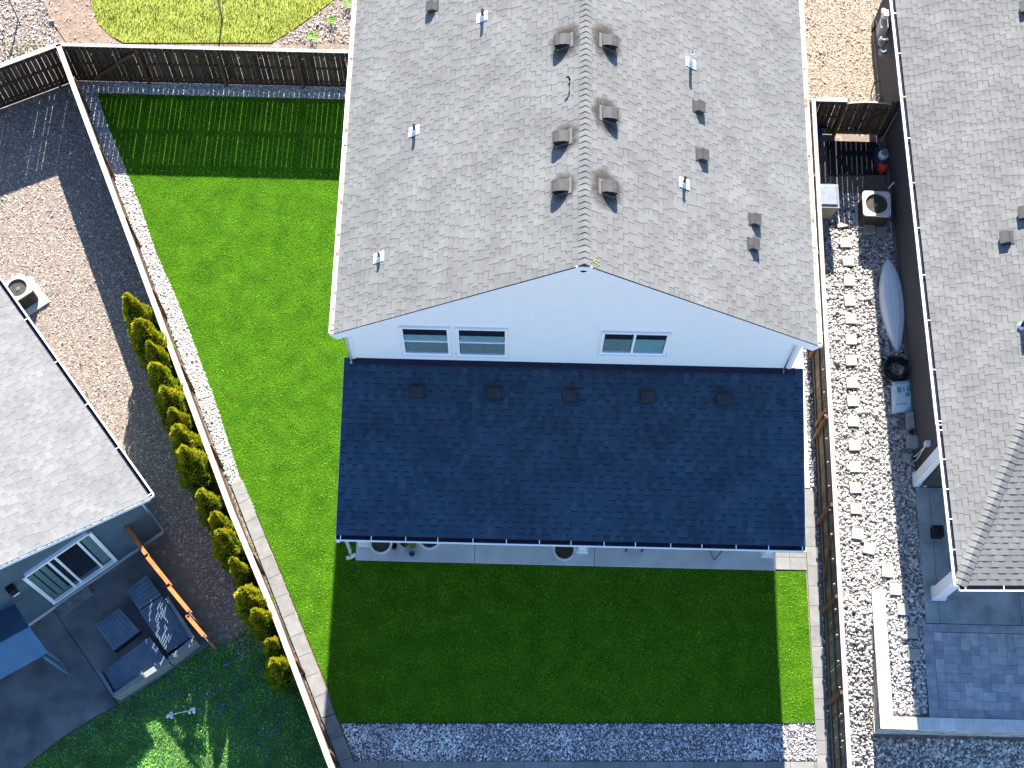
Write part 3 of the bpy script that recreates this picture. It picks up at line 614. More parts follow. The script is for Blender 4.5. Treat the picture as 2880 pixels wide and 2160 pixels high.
_t.links.new(_tc.outputs['Object'], _nz.inputs['Vector']); _m1 = _t.nodes.new('ShaderNodeMath'); _m1.operation = 'MULTIPLY'; _m2 = _t.nodes.new('ShaderNodeMath'); _m2.operation = 'MULTIPLY'; _m2.inputs[1].default_value = 1.25
_t.links.new(_a.outputs['Fac'], _m1.inputs[0]); _t.links.new(_nz.outputs['Fac'], _m1.inputs[1]); _t.links.new(_m1.outputs[0], _m2.inputs[0]); _t.links.new(_m2.outputs[0], _b.inputs['Alpha'])
def box_vent(p, M, w=.26, l=.22, h=.12, m=None, par=None):
    f = MB(); f.hexa(loc_mb(M, p, [(-w/2, -l/2, h), (w/2, -l/2, h), (w/2, l*.3, h), (-w/2, l*.3, h)]), loc_mb(M, p, [(-w/2, -l/2, .015), (w/2, -l/2, .015), (w/2, l*.55, .015), (-w/2, l*.55, .015)]))
    f.hexa(loc_mb(M, p, [(-w*.62, -l*.6, .022), (w*.62, -l*.6, .022), (w*.62, l*.8, .022), (-w*.62, l*.8, .022)]), loc_mb(M, p, [(-w*.62, -l*.6, .002), (w*.62, -l*.6, .002), (w*.62, l*.8, .002), (-w*.62, l*.8, .002)]))
    f.hexa(loc_mb(M, p, [(-w*.56, -l*.56, h+.014), (w*.56, -l*.56, h+.014), (w*.56, l*.33, h+.014), (-w*.56, l*.33, h+.014)]), loc_mb(M, p, [(-w*.56, -l*.56, h+.002), (w*.56, -l*.56, h+.002), (w*.56, l*.33, h+.002), (-w*.56, l*.33, h+.002)]))
    obj('box_vent', f, m or ventm, par or roof)
def pipe_vent(p, M, h=.3, r=.036, m=None, bend=None):
    f = MB(); a, b = .125, .15
    f.hexa(loc_mb(M, p, [(-a, -b, .024), (a, -b, .024), (a, b, .024), (-a, b, .024)]), loc_mb(M, p, [(-a, -b, .004), (a, -b, .004), (a, b, .004), (-a, b, .004)]))
    f.lathe(p, [(r*2.0, .02), (r*1.5, .08), (r*1.25, .11)], 14); fo = obj('pipe_flashing', f, white, roof)
    t = MB(); up = Vector((0, 0, 1)); pts = [p, p+up*h] if not bend else [p, p+up*h, p+up*(h+.06)+Vector(bend)*.5, p+up*(h+.03)+Vector(bend)]
    t.tube(pts, r, 12); t.tube([p+up*(h), p+up*(h+.004)], r*.7, 10, mi=1) if not bend else None
    obj('vent_pipe', t, [m or dark, dark], fo)
for c, x, y, s in ((2, 1447, 275, 'L'), (2, 1440, 900, 'L'), (2, 1435, 1218, 'L'), (2, 1722, 280, 'R'), (2, 1724, 750, 'R'), (2, 1720, 1225, 'R')):
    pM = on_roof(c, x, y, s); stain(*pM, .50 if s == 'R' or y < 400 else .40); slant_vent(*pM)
for c, x, y, s in ((2, 595, 50, 'L'), (3, 98, 700, 'R'), (3, 120, 1012, 'R'), (3, 460, 1430, 'R'), (3, 450, 1590, 'R')):
    box_vent(*on_roof(c, x, y, s))
for c, x, y, s, h, m in ((2, 915, 112, 'L', .30, dark), (2, 474, 850, 'L', .28, dark), (20, -190, 0, 'L', 0, None), (3, 50, 410, 'R', .42, trim), (3, 8, 1190, 'R', .28, dark), (5, 245, 10, 'L', .2, dark)):
    if h: pipe_vent(*on_roof(c, x, y, s), h=h, m=m)
p, M = on_roof(2, 1478, 545, 'L'); t = MB(); t.tube([p, p+Vector((0, 0, .17)), p+Vector((-.03, .05, .22)), p+Vector((-.08, .04, .2))], .026, 10); obj('conduit_stub', t, dark, roof)
for x, y, c in ((490, 880, 5), (990, 892, 5), (1480, 905, 5), (1983, 917, 5), (262, 928, 6)):
    p, M = on_roof(c, x, y, 'P'); box_vent(p, M, .30, .28, .14, m=cdark, par=pro)
# moss patch at the ridge end
p, M = on_roof(5, 1640, 40, 'R'); mm = MB()
for i in range(34):
    a = random.uniform(0, 6.28); r = random.random()**.8*.17; q = p+M @ Vector((math.cos(a)*r, math.sin(a)*r*.8, .014)); mm.box(q, (.02, .02, .010), rz=a)
obj('moss', mm, mossm, roof)

# ================================================================== RIGHT HOUSE
eS = Vector((.0228, -.9997, 0)); eN = -eS; wE = Vector((.9997, .0228, 0))
C0 = at(0, 2060, 1275, 3.5)+Vector((.15, .12, 0)); pw, ps = .5, .5/2.2
rh = thing('taupe_house', (16, 16, 0), 'taupe sided house with hipped grey shingle roof on the right edge', 'house')
r2 = MB(); WH = 6.5; Lr = 18.7
vW = (wE+Vector((0, 0, pw))).normalized(); wl = WH*math.sqrt(1+pw*pw)
bN = 2.2*WH
shingles(r2, C0, eN, vW, Lr, wl, uv=[(0, 0), (Lr, 0), (Lr, wl), (bN, wl)], expo=.143)
vS = (eN+Vector((0, 0, ps))).normalized(); k = math.sqrt(1+ps*ps)
shingles(r2, C0, wE, vS, 2*WH, bN*k, uv=[(0, 0), (2*WH, 0), (WH, bN*k)], expo=.143)
hipT = C0+wE*WH+eN*bN+Vector((0, 0, pw*WH))
_hd = (hipT-C0).normalized(); _a = _hd.cross(vW.cross(eN)).normalized(); _a = _a if _a.dot(wE) < 0 else -_a
_b = _hd.cross(vS.cross(wE)).normalized(); _b = _b if _b.dot(eS) > 0 else -_b
ridge_caps(r2, C0, hipT, _a, _b, w=.17, h=.02, expo=.16)
E1 = C0+wE*2*WH; NW = C0+eN*Lr; NR = NW+wE*WH+Vector((0, 0, pw*WH)); NE_ = NW+wE*2*WH
dz = Vector((0, 0, .012)); vsr = [C0-dz, E1-dz, hipT-dz, NW-dz, NR-dz, NE_-dz]
r2.add(vsr, [(0, 2, 4, 3), (0, 1, 2), (1, 5, 4, 2)], 1)
lo = Vector((0, 0, .11)); r2.add([C0-lo, E1-lo, NE_-lo, NW-lo], [(3, 2, 1, 0)], 1)
roof_r = obj('roof', r2, [shingle, trim], rh)
jog = (C0-Vector((*xy(at(0, 2028, 925, 2.72)), 2.72))).length
gutter(C0+eN*4.0, C0+wE*-.0, -wE, rh, step=.75, lip=.055); gutter(C0+eN*Lr, C0+eN*4.02, -wE, rh, step=1.3, w=.13, lip=.06); gutter(C0, E1, eS, rh, step=.9)
ev = MB(); ev.beam(C0-lo*.6, C0-lo*.6+eN*Lr, .02, .12); ev.beam(C0-lo*.6, E1-lo*.6, .02, .12); obj('eave_board', ev, trim, rh)
WB = Vector((10.85, 19.5, 0)); wb = MB()
w0 = Vector((10.90, 11.95, 0)); w1 = w0+eN*14.5
wb.prism([xy(w0), xy(w0+wE*12), xy(w1+wE*12), xy(w1)], -.1, 3.46); obj('wall', wb, sid_taupe, rh)
ls = MB(); lap_siding(ls, w1, w0, .22, lambda f: 3.4, .17); lap_siding(ls, w0, w0+wE*6, .22, lambda f: 3.4, .17); obj('lap_siding', ls, sid_taupe, rh)
fd = MB(); fd.beam(w1-wE*.02+Vector((0, 0, .1)), w0-wE*.02+Vector((0, 0, .1)), .04, .2); obj('foundation', fd, block_br, rh)
wn = MB(); q = at(11, 2085, 1560, 2.2); wn.box((10.86, 17.55, 1.9), (.07, 1.1, .5)); obj('side_window', wn, trim, rh)
# porch columns with flared base
for c, x, y, z1 in ((6, 1520, 1452, 2.6), (9, 1640, 530, 2.6)):
    b = at(c, x, y, .08); m_ = MB(); M45 = 0
    m_.box((b.x+.05, b.y, .16), (.36, .36, .18)); m_.box((b.x+.05, b.y, 1.85), (.29, .29, 3.3)); m_.box((b.x+.05, b.y, 3.5), (.28, .28, .14)); obj('porch_column', m_, trim, rh)
m_ = MB(); c_ = at(9, 1640, 530, .08)
for k in (-.16, 0, .16): m_.box((c_.x-.14, c_.y+k*.9, .55), (.05, .06, .95))
# utilities on the wall
def wpt(c, x, y, dx=.10): return atp(c, x, y, (10.82-dx, 12, 0), (1, .0228, 0))
ut = MB(); a = wpt(17, 760, 500, .1); ut.box((a.x, a.y, a.z), (.14, .2, .34)); ut.box((a.x-.05, a.y+.12, a.z+.05), (.10, .14, .12)); obj('utility_box', ut, white, rh)
ut = MB(); a = wpt(17, 690, 880, .1); ut.box((a.x, a.y, a.z), (.16, .36, .62)); ut.box((a.x-.10, a.y, a.z), (.04, .30, .5)); obj('electric_panel', ut, block, rh)
ut = MB(); a = wpt(17, 700, 1290, .14); ut.lathe(a, [(.12, -.12), (.14, 0), (.13, .10), (.06, .15)], 18); ut.lathe(a-Vector((0, .28, .1)), [(.10, -.1), (.12, 0), (.08, .1)], 16); obj('gas_meter', ut, lidg, rh)
ut = MB(); b = at(17, 460, 1300, .3); ut.tube([(b.x, b.y+.5, .1), (b.x, b.y+.5, .6), (b.x+.02, b.y, .62), (b.x+.02, b.y-.35, .55), (b.x+.25, b.y-.4, .5)], .035); ut.tube([(b.x+.15, b.y+.4, .1), (b.x+.15, b.y+.4, .5), (b.x+.15, b.y-.3, .5)], .03); obj('gas_pipe', ut, dark, rh)
ut = MB(); b = at(18, 480, 1350, .3); ut.tube([(b.x-.08, b.y, .03), (b.x-.06, b.y, .35), (b.x+.05, b.y, .4), (b.x+.12, b.y, .3), (b.x+.12, b.y-.05, .03)], .03)
ut.tube([(b.x-.05, b.y-.14, .03), (b.x, b.y-.12, .3), (b.x+.1, b.y-.14, .3), (b.x+.15, b.y-.14, .05)], .028); obj('backflow_valve', ut, steel, rh)
ut = MB(); b = at(18, 400, 1150, .3); ut.tube([(b.x, b.y-.35, .02), (b.x-.02, b.y, .1), (b.x+.05, b.y+.28, .3), (b.x+.25, b.y+.3, .35)], .018); obj('cable', ut, dark, rh)
for c, x, y, s in ((3, 2095, 1545, 'b'), (3, 2215, 1385, 'b'), (6, 2195, 455, 'p'), (3, 2225, 50, 'b')):
    p = atp(c, x, y, tuple(C0), tuple(vW.cross(eN)) if True else None); M = frame_on(p, vW)[0]
    if s == 'b': box_vent(p, M, .30, .24, .12, par=roof_r)
    else:
        f = MB(); f.lathe(p, [(.11, .02), (.06, .08)], 14); fo = obj('pipe_flashing', f, steel, roof_r)
        t = MB(); t.tube([p, p+Vector((0, 0, .42))], .045, 10); t.tube([p+Vector((0, 0, .22)), p+Vector((.16, .05, .34)), p+Vector((.2, .06, .4))], .04, 10); obj('vent_pipe', t, dark, fo)
# slab + paver patio + wall
sb2 = MB(); sL = [xy(at(9, 1525, 0, .05)), xy(at(9, 1580, 716, .05))]
sb2.prism([(10.77, 11.94), (11.12, 11.94), (11.12, 8.31), (10.77, 8.31)], -.9, .05); sb2.prism([(11.13, 11.94), (24, 11.94), (24, 9.3), (11.13, 9.3)], -.9, .05)
sb2.prism([(11.13, 9.29), (13.22, 9.29), (13.22, 8.31), (11.13, 8.31)], -.9, .05); sb2.prism([(13.23, 9.29), (24, 9.29), (24, 8.31), (13.23, 8.31)], -.9, .05)
obj('porch_slab', sb2, conc_moss, label='stained concrete porch slab of the right house', cat='patio', kind='structure')
pp = MB(); x0p, x1p, y0p, y1p = 10.68, 16.0, 5.923, 8.293
y = y1p; 
for i in range(2*14):
    yy = y1p-(i+1)*.163
    if yy < y0p+.02: break
    pp.prism([(x0p, yy+.16), (x0p+.25, yy+.16), (x0p+.25, yy), (x0p, yy)], -.7, .03, tone=random.random()*.4, bottom=False)
pp.prism([(x0p, y1p-14*.163-.003), (x0p+.25, y1p-14*.163-.003), (x0p+.25, y0p-.02), (x0p, y0p-.02)], -.7, .03, tone=.2, bottom=False)
xx = x0p+.255
while xx < x1p:
    for ya, yb2 in ((y1p-.003, y1p-.2), (y0p+.2, y0p)): pp.prism([(xx, ya), (xx+.157, ya), (xx+.157, yb2), (xx, yb2)], -.7, .03, tone=random.random()*.4, bottom=False)
    xx += .16
G = .115; nx = int((x1p-x0p-.26)/G); ny = int(round((y1p-y0p-.405)/G)); occ = np.zeros((nx, ny), bool)
for j in range(ny):
    for i in range(nx):
        if occ[i, j]: continue
        opts = [(2, 2), (3, 2), (2, 3), (2, 2), (3, 2), (2, 1), (1, 2), (1, 1)]; random.shuffle(opts); opts.sort(key=lambda o: -min(o[0]*o[1], 4))
        for a, b in opts:
            if i+a <= nx and j+b <= ny and not occ[i:i+a, j:j+b].any():
                occ[i:i+a, j:j+b] = True; X = x0p+.258+i*G; Yq = y0p+.205+j*G
                pp.prism([(X, Yq), (X+a*G-.006, Yq), (X+a*G-.006, Yq+b*G-.006), (X, Yq+b*G-.006)], -.7, .03+random.uniform(-.002, .002), tone=random.random(), bottom=False); break
obj('paver_patio', pp, paver_blue, label='blue grey paver patio inside the retaining wall', cat='patio', kind='structure')
rwt = thing('retaining_wall', (9.5, 7, 0), 'L shaped block retaining wall with bright flat caps below the paver patio', 'wall')
cp = MB(); x0w, x1w, yS0, yS1, yTop = 9.41, 9.74, 5.60, 5.90, 9.14
y = yTop
while y > yS0+.02:
    h_ = random.choice((.3, .4, .42)); y2_ = max(y-h_, yS0); 
    if y2_-yS0 < .12: y2_ = yS0
    cp.prism([(x0w, y), (x1w, y), (x1w, y2_+.004), (x0w, y2_+.004)], .04, .12+random.uniform(-.002, .002), tone=random.random()); y = y2_
x = x1w+.004
while x < 16:
    w_ = random.choice((.3, .4, .45)); cp.prism([(x, yS1), (x+w_-.004, yS1), (x+w_-.004, yS0), (x, yS0)], .04, .12+random.uniform(-.002, .002), tone=random.random()); x += w_
obj('cap', cp, wallcap, rwt)
wbk = MB()
for c in range(6):
    z1 = .038-c*.15; z0 = z1-.146
    y = yTop-.01-random.uniform(0, .1); bot = yS0+.01-.012*c
    while y > bot+.02:
        L_ = random.choice((.3, .4)); y2_ = max(y-L_, bot); o_ = random.uniform(-.008, .008)-.016*c; wbk.prism([(x0w+.02+o_, y), (x1w-.02, y), (x1w-.02, y2_+.004), (x0w+.02+o_, y2_+.004)], z0, z1, tone=random.random()); y = y2_
    x = x1w-.015
    while x < 16:
        L_ = random.choice((.3, .4)); o_ = random.uniform(-.008, .008)-.012*c; wbk.prism([(x, yS1-.02), (x+L_-.004, yS1-.02), (x+L_-.004, yS0+.02+o_), (x, yS0+.02+o_)], z0, z1, tone=random.random()); x += L_
obj('block_courses', wbk, wallblock, rwt)

# ================================================================== LEFT HOUSE
eL_ = Vector((.626, -.780, 0)).normalized(); wL = Vector((eL_.y, -eL_.x, 0)); CL = at(0, 330, 1070, 3.3)+wL*.09; pl_ = .5; WHL = 6.0
lh = thing('blue_grey_house', (-14, 12, 0), 'blue grey house with pale shingle gable roof at the left edge', 'house')
r3 = MB(); vv = (wL+Vector((0, 0, pl_))).normalized(); wl3 = WHL*math.sqrt(1+pl_**2); nL = -eL_
shingles(r3, CL, nL, vv, 16, wl3, expo=.143)
C2 = CL+wL*2*WHL; vv2 = (-wL+Vector((0, 0, pl_))).normalized(); shingles(r3, C2, nL, vv2, 16, wl3, expo=.143)
RT = CL+wL*WHL+Vector((0, 0, pl_*WHL)); up = Vector((0, 0, 1))
r3.hexa([CL-up*.01, RT-up*.01, RT+nL*16-up*.01, CL+nL*16-up*.01][::-1], [CL-up*.1, RT-up*.1, RT+nL*16-up*.1, CL+nL*16-up*.1][::-1], 1)
r3.hexa([C2-up*.01, C2+nL*16-up*.01, RT+nL*16-up*.01, RT-up*.01][::-1], [C2-up*.1, C2+nL*16-up*.1, RT+nL*16-up*.1, RT-up*.1][::-1], 1)
ridge_caps(r3, RT, RT+nL*16, -vv, -vv2, w=.17)
obj('roof', r3, [shingle_l, trim], lh)
gutter(CL+nL*16, CL, -wL, lh, step=1.35, lip=.04)
rb = MB(); rb.beam(CL-up*.09+eL_*.012, RT-up*.09+eL_*.012, .02, .14); obj('rake_board', rb, trim, lh)
cw = CL-CL.z*up+nL*.254+wL*.258; cw.z = 0; BW = 2*WHL-.68
wq = MB(); base = [cw, cw+wL*BW, cw+wL*BW+nL*15.5, cw+nL*15.5]
wq.prism([xy(p) for p in base], -.05, 3.2)
pk = cw+wL*BW/2+up*(3.3+pl_*WHL-.12)
wq.add([cw+up*3.2, cw+wL*BW+up*3.2, pk, cw+up*3.2+nL*15, cw+wL*BW+up*3.2+nL*15, pk+nL*15], [(0, 1, 2), (5, 4, 3), (0, 2, 5, 3), (1, 4, 5, 2)])
obj('wall', wq, sid_grey, lh)
ls = MB(); lap_siding(ls, cw+wL*BW, cw, .22, lambda f: 3.3+.5*(min(f, 1-f)*BW+.35)-.16, .17)
obj('lap_siding', ls, sid_grey, lh)
fd = MB(); fd.beam(cw+eL_*.02+up*.1+wL*.0, cw+eL_*.02+up*.1+wL*BW, .05, .2); fd.beam(cw-wL*.02+up*.1, cw-wL*.02+up*.1+nL*15, .05, .2); obj('foundation', fd, concrete, lh)
# sliding door
def gw(c, x, y, off=.05): return atp(c, x, y, tuple(cw+eL_*off), tuple(eL_))
dA = gw(7, 135, 420); dB = gw(7, 590, 120); dC = gw(7, 750, 305); dD = gw(7, 335, 590)
s0 = (dA-cw).dot(wL); s1 = (dC-cw).dot(wL); s0 = ((dA-cw).dot(wL)+(dD-cw).dot(wL))/2; s1 = ((dB-cw).dot(wL)+(dC-cw).dot(wL))/2
zt1 = (dA.z+dB.z)/2; zb1 = max(.12, (dC.z+dD.z)/2)
def onw(s, z, off): return cw+wL*s+up*z+eL_*off
fr = MB(); w = .09
fr.beam(onw(s0, zt1-w/2, .05), onw(s1, zt1-w/2, .05), .09, w); fr.beam(onw(s0, zb1+w/2, .06), onw(s1, zb1+w/2, .06), .13, w)
for s_ in (s0-w/2, s1+w/2): fr.beam(onw(s_, zb1, .05), onw(s_, zt1, .05), .09, w, up=eL_)
door = obj('sliding_door', fr, trim, lh)
ms_ = MB(); span = s1-s0
for f_ in (.21, .54, .64): 
    s_ = s1+(s0-s1)*(f_ if True else 0); wd = .045
    ms_.beam(onw(s_, zb1+w, .045), onw(s_, zt1-w, .045), .06, wd, up=eL_)
obj('door_stile', ms_, trim, door)
pn = MB(); pn.beam(onw(s0, (zb1+zt1)/2, .035), onw(s1, (zb1+zt1)/2, .035), .006, zt1-zb1-2*w); obj('pane', pn, glass, door)
bl_ = MB()
for f0_, f1_ in ((.03, .10), (.11, .19)):
    pass
for f0_, f1_, z_ in ((.70, .77, .45), (.79, .86, .45), (.88, .96, .15), (.02, .17, .5)):
    a = s1+(s0-s1)*f0_; b = s1+(s0-s1)*f1_; zc = zb1+z_*.5; bl_.beam(onw(a, (zc+zt1-w)/2, .044), onw(b, (zc+zt1-w)/2, .044), .006, zt1-w-zc)
obj('curtain', bl_, blind, door)
lm = MB(); a = gw(14, 190, 660, .12); lm.box(a, (.16, .2, .3), rz=math.atan2(eL_.y, eL_.x)); lm.box(a+eL_*.03-up*.2, (.12, .16, .06), rz=math.atan2(eL_.y, eL_.x), mi=1); obj('wall_lamp', lm, [dark, white], lh)
# left patio
pslab = [xy(cw+wL*.02), xy(cw+wL*12), (-24, -6), (-14, 3.5)]+[xy(at(7, *p)) for p in ((150, 1659), (420, 1450), (560, 1365), (620, 1325), (770, 1250), (1370, 855), (1330, 800))]+[xy(at(7, 900, 235))]
pc = MB(); pc.prism([xy(at(7, 890, 240)), xy(at(7, 1370, 855)), xy(at(7, 770, 1250)), xy(at(7, 355, 640))], -.1, .06)
pc.prism([xy(at(7, 352, 644)), xy(at(7, 764, 1253)), xy(at(7, 620, 1325)), xy(at(7, 560, 1365)), xy(at(7, 420, 1450)), xy(at(7, 150, 1659)), xy(at(7, 0, 1760)), (-16.5, 2), (-16.5, 4.4), xy(at(7, -400, 1100))], -.1, .058)
obj('patio_slab', pc, conc_old, label='dark stained concrete patio behind the blue grey house', cat='patio', kind='structure')
stp = MB(); stp.prism([xy(at(14, *p, .12)) for p in ((835, 880), (960, 1070), (1450, 715), (1325, 540))], .06, .13)
obj('door_mat', stp, mat('doorstep concrete', (.17, .165, .165), (.27, .26, .255), scale=5, bump=.2), label='low flat doorstep in front of the sliding door', cat='step')
# left lawn
ll = [xy(at(7, *p)) for p in ((1375, 850), (770, 1255), (620, 1330), (560, 1370), (420, 1455), (150, 1665), (-200, 1950))]+[(-10, 1.5), (float(f_at(3.5))-.1, 2.6)]+[xy(LF[3]), xy(LF[2]), xy(at(7, 1560, 760)), xy(at(7, 1480, 860))]
sheet('left_lawn', ll, -.008, lawn2_b, 'shaded rough lawn at the lower left', 'lawn')
blades('left_grass', ll, 1100, .07, .022, lawn2, z=-.008, lean=.9, label='uneven grass of the shaded lower left lawn')
fl_ = sample([xy(at(7, *p)) for p in ((1375, 860), (770, 1260), (400, 1480), (700, 1500), (1250, 1250), (1700, 1650), (1900, 1400), (1600, 880))], 26); V = []; T = []
fm = MB()
for q in fl_:
    a = random.uniform(0, 3); s = random.uniform(.018, .035); z = random.uniform(.06, .09)
    fm.add([(q[0]+s*math.cos(a+k*1.57), q[1]+s*math.sin(a+k*1.57), z) for k in range(4)], [(0, 1, 2, 3)])
obj('small_blue_flowers', fm, petal, label='tiny blue flowers dotted through the lower left lawn', cat='flowers', kind='stuff')

# ================================================================== FENCES
wood_bounce = mat('weathered fence board with bounce light in tone', None, scale=5, tone=[(0, (.09, .07, .05)), (.5, (.14, .105, .075)), (1, (.20, .155, .11))], contrast=.3, stretch=(6, 6, .6), rough=.9, bump=.3, bscale=30)  # fence wood lightened, bounce light on the right fence put into its tone
def fence(name, pts, label, inner, h=1.83, post_every=2.35, braces=(), cap=True, kick=True, capw=.14, off0=.6, railside=1, mats=None, extra_h=0):
    """board fence along pts; 'inner' +1 puts posts and rails to the left of travel, -1 to the right"""
    P = [Vector((p[0], p[1], 0)) for p in pts]
    t = thing(name, (P[0]+P[1])/2, label, 'fence'); bd = MB(); rl = [MB(), MB(), MB()]; cp_ = MB(); up = Vector((0, 0, 1)); kb = MB()
    for a, b in zip(P[:-1], P[1:]):
        d = (b-a); L = d.length; d.normalize(); side = Vector((-d.y, d.x, 0))*inner; u = 0
        while u < L-.02:
            w = .138+random.uniform(-.002, .002); e = min(u+w, L); g_ = random.choice((.006, .009, .013, .012, .016, .006)); tl = random.uniform(-.004, .004)
            m = a+d*((u+e)/2)+up*((h-.03)/2+.03); bd.box(m+side*tl, (e-u, .016, h-.07), rz=math.atan2(d.y, d.x), tone=random.random()); u = e+g_
        for kr, z in enumerate((.28, .98, h-.16)): rl[kr].beam(a+side*.03+up*z, b+side*.03+up*z, .04, .085, tone=.4)
        if kick: kb.beam(a+side*.004+up*.06, b+side*.004+up*.06, .03, .13, tone=.3)
        if cap:
            u = 0
            while u < L-.01:
                e = min(u+2.4+random.uniform(-.2, .2), L)
                if L-e < .3: e = L
                cp_.beam(a+d*u+up*(h-.012), a+d*(e-.004)+up*(h-.012)+side*0, capw, .03, tone=random.random()); u = e
        u = off0
        while u < L:
            pb_ = MB(); q = a+d*u+side*.07; pb_.box(q+up*(h-.05)/2, (.085, .085, h-.05), rz=math.atan2(d.y, d.x)); obj('post', pb_, woodpost, t); u += post_every
    wd_ = mats or wood; obj('board_panel', bd, wd_, t)
    for q in rl: obj('rail', q, wd_, t)
    if kick: obj('kickboard', kb, wd_, t)
    if cap: obj('cap_board', cp_, woodcap, t)
    for (p0, p1) in braces:
        bb = MB(); bb.beam(p0, p1, .04, .09); obj('brace', bb, woodpost, t)
    return t
nE = Vector((-3.92, 23.86, 0))
fence('back_fence', [xy(FN0), (nE.x, nE.y)], 'tall dark board fence along the back of the turf, left of the white house', -1, off0=2.2, post_every=2.27, capw=.10,
      braces=[((FN0.x+.55, 23.78, .15), (FN0.x+2.15, 23.78, 1.65))])
fence('diagonal_fence', LF, 'long diagonal board fence with bleached cap between left yard and turf', 1, off0=1.2)
wl0 = at(1, 0, 425, 1.83); dW = (wl0-FN0); dW.z = 0; wlE = FN0+dW*2.6
fence('corner_fence', [xy(wlE), xy(FN0)], 'short dark board fence running off the upper left corner', -1, off0=1.6)
rF0 = at(3, 845, 640, 1.83); rF1 = (8.19, 4.41); 
fence('right_fence', [(8.25, 22.69), (8.19, 4.41), (8.18, 2.0)], 'brown board fence between the white house and the pebble side yard', -1, off0=.05, capw=.11, mats=wood_bounce,
      braces=[((8.14, atp(6, 880, 1060, (8.13, 0, 0), (1, 0, 0)).y, .3), (8.14, atp(6, 945, 960, (8.13, 0, 0), (1, 0, 0)).y, 1.6)),
              ((8.14, 9.3, .3), (8.14, 10.2, 1.5))])
fence('side_fence', [(8.33, 22.68), (9.2, 22.68)], 'short board fence piece beside the side yard gate', -1, off0=.86, kick=True)
# gate with arched top
gt = thing('gate', (9.8, 22.64, 0), 'arched board gate closing the top of the side yard', 'gate'); gb = MB(); gx0, gx1 = 9.26, 10.42; x = gx0; n = 0
while x < gx1:
    e = min(x+.136, gx1); f = ((x+e)/2-gx0)/(gx1-gx0); hh = 1.62+.10*math.sin(math.pi*f*.9+.2)
    gb.box(((x+e)/2, 22.62, .10+hh/2), (e-x, .018, hh), tone=random.random()); x = e+random.choice((.006, .01, .008))
obj('board_panel', gb, wood, gt); gb = MB()
for z in (.35, 1.45): gb.beam((gx0, 22.59, z), (gx1, 22.59, z), .04, .09)
gb.beam((gx0, 22.58, .4), (gx1, 22.58, 1.4), .035, .08); obj('gate_frame', gb, wood, gt)
gb = MB(); 
for i in range(8):
    f0, f1 = i/8, (i+1)/8; z = lambda f: 1.735+.10*math.sin(math.pi*f*.9+.2)
    gb.beam((gx0+(gx1-gx0)*f0, 22.62, z(f0)), (gx0+(gx1-gx0)*f1, 22.62, z(f1)), .045, .02)
obj('top_trim', gb, woodcap, gt)
gb = MB(); gb.box((10.50, 22.62, .9), (.1, .1, 1.8)); gb.box((10.72, 22.62, .95), (.34, .02, 1.9), tone=.3); obj('post', gb, wood, gt)
# string lights
def string_lights(label, pts, step, z=1.68):
    t = thing('string_lights', pts[0], label, 'string lights'); P = [Vector(p) for p in pts]; L = (P[1]-P[0]).length; d = (P[1]-P[0])/L; n = int(L/step); w = []
    proto = None
    for i in range(n+1):
        p = P[0]+d*(i*step); w += [p, p+d*step*.5-Vector((0, 0, .05))]
        b = MB(); b.lathe((0, 0, 0), [(.008, .03), (.012, .012), (.024, -.004), (.028, -.026), (.018, -.046), (.004, -.054)], 10)
        if proto is None: proto = b.mesh('bulb', [bulbm])
        o = obj('bulb', proto, bulbm, t); o.location = p+Vector((0, 0, -.01)); o.matrix_parent_inverse = wm(t).inverted()
    m = MB(); m.tube(w, .006, 5); obj('wire', m, dark, t)
string_lights('string of small warm bulbs hung along the right fence', [(8.15, 22.2, 1.70), (8.09, 4.6, 1.70)], .635)
string_lights('string of small bulbs along the top of the back fence', [(FN0.x+.9, 23.72, 1.62), (-4.1, 23.74, 1.62)], .60)

# ================================================================== ARBORVITAE ROW
def arb_mesh(h, rad, seed, n=5200):
    rg = np.random.default_rng(seed); z = rg.random(n)**.85; ph = rg.uniform(0, 6.283, n)
    prof = lambda z: np.where(z < .3, .82+.18*z/.3, np.clip(1-((z-.3)/.72)**1.7, 0, 1)**.8)
    lump = 1+.17*np.sin(ph*3+z*9+seed)+.13*np.sin(ph*5-z*17+seed*2)+.10*np.sin(ph*2+z*31)
    rr = rad*prof(z)*lump*rg.uniform(.78, 1.05, n)**.7; c = np.stack([rr*np.cos(ph), rr*np.sin(ph), .08+z*(h-.10)], 1)
    s = rg.uniform(.025, .055, n); fx = ph+rg.normal(0, .9, n); V = np.zeros((n, 4, 3))
    ux, uy = np.cos(fx), np.sin(fx); tlt = rg.uniform(.15, .9, n)
    for k, (a, b) in enumerate(((-.5, 0), (.1, -.55), (.55, .15), (.0, 1.25))):
        V[:, k, 0] = c[:, 0]+(-uy*a)*s+np.cos(ph)*b*s*tlt; V[:, k, 1] = c[:, 1]+(ux*a)*s+np.sin(ph)*b*s*tlt; V[:, k, 2] = c[:, 2]+b*s*1.4+a*s*.3
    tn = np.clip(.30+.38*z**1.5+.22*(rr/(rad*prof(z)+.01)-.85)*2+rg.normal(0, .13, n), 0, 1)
    return np_mesh('crown', V.reshape(-1, 3), np.arange(4*n).reshape(-1, 4), np.repeat(tn, 4), [arb])
def off_fence(p, dmin):
    for a, b in zip(LF[:-1], LF[1:]):
        a2, b2, q = Vector(xy(a)), Vector(xy(b)), Vector(xy(p)); d = b2-a2; t = (q-a2).dot(d)/d.length_squared
        if -.02 < t < 1.02:
            foot = a2+d*t; n_ = Vector((d.y, -d.x)).normalized(); n_ = n_ if n_.x < 0 else -n_; ds = (q-foot).dot(n_)
            if ds < dmin: q = foot+n_*dmin; p = Vector((q.x, q.y, 0))
    return p
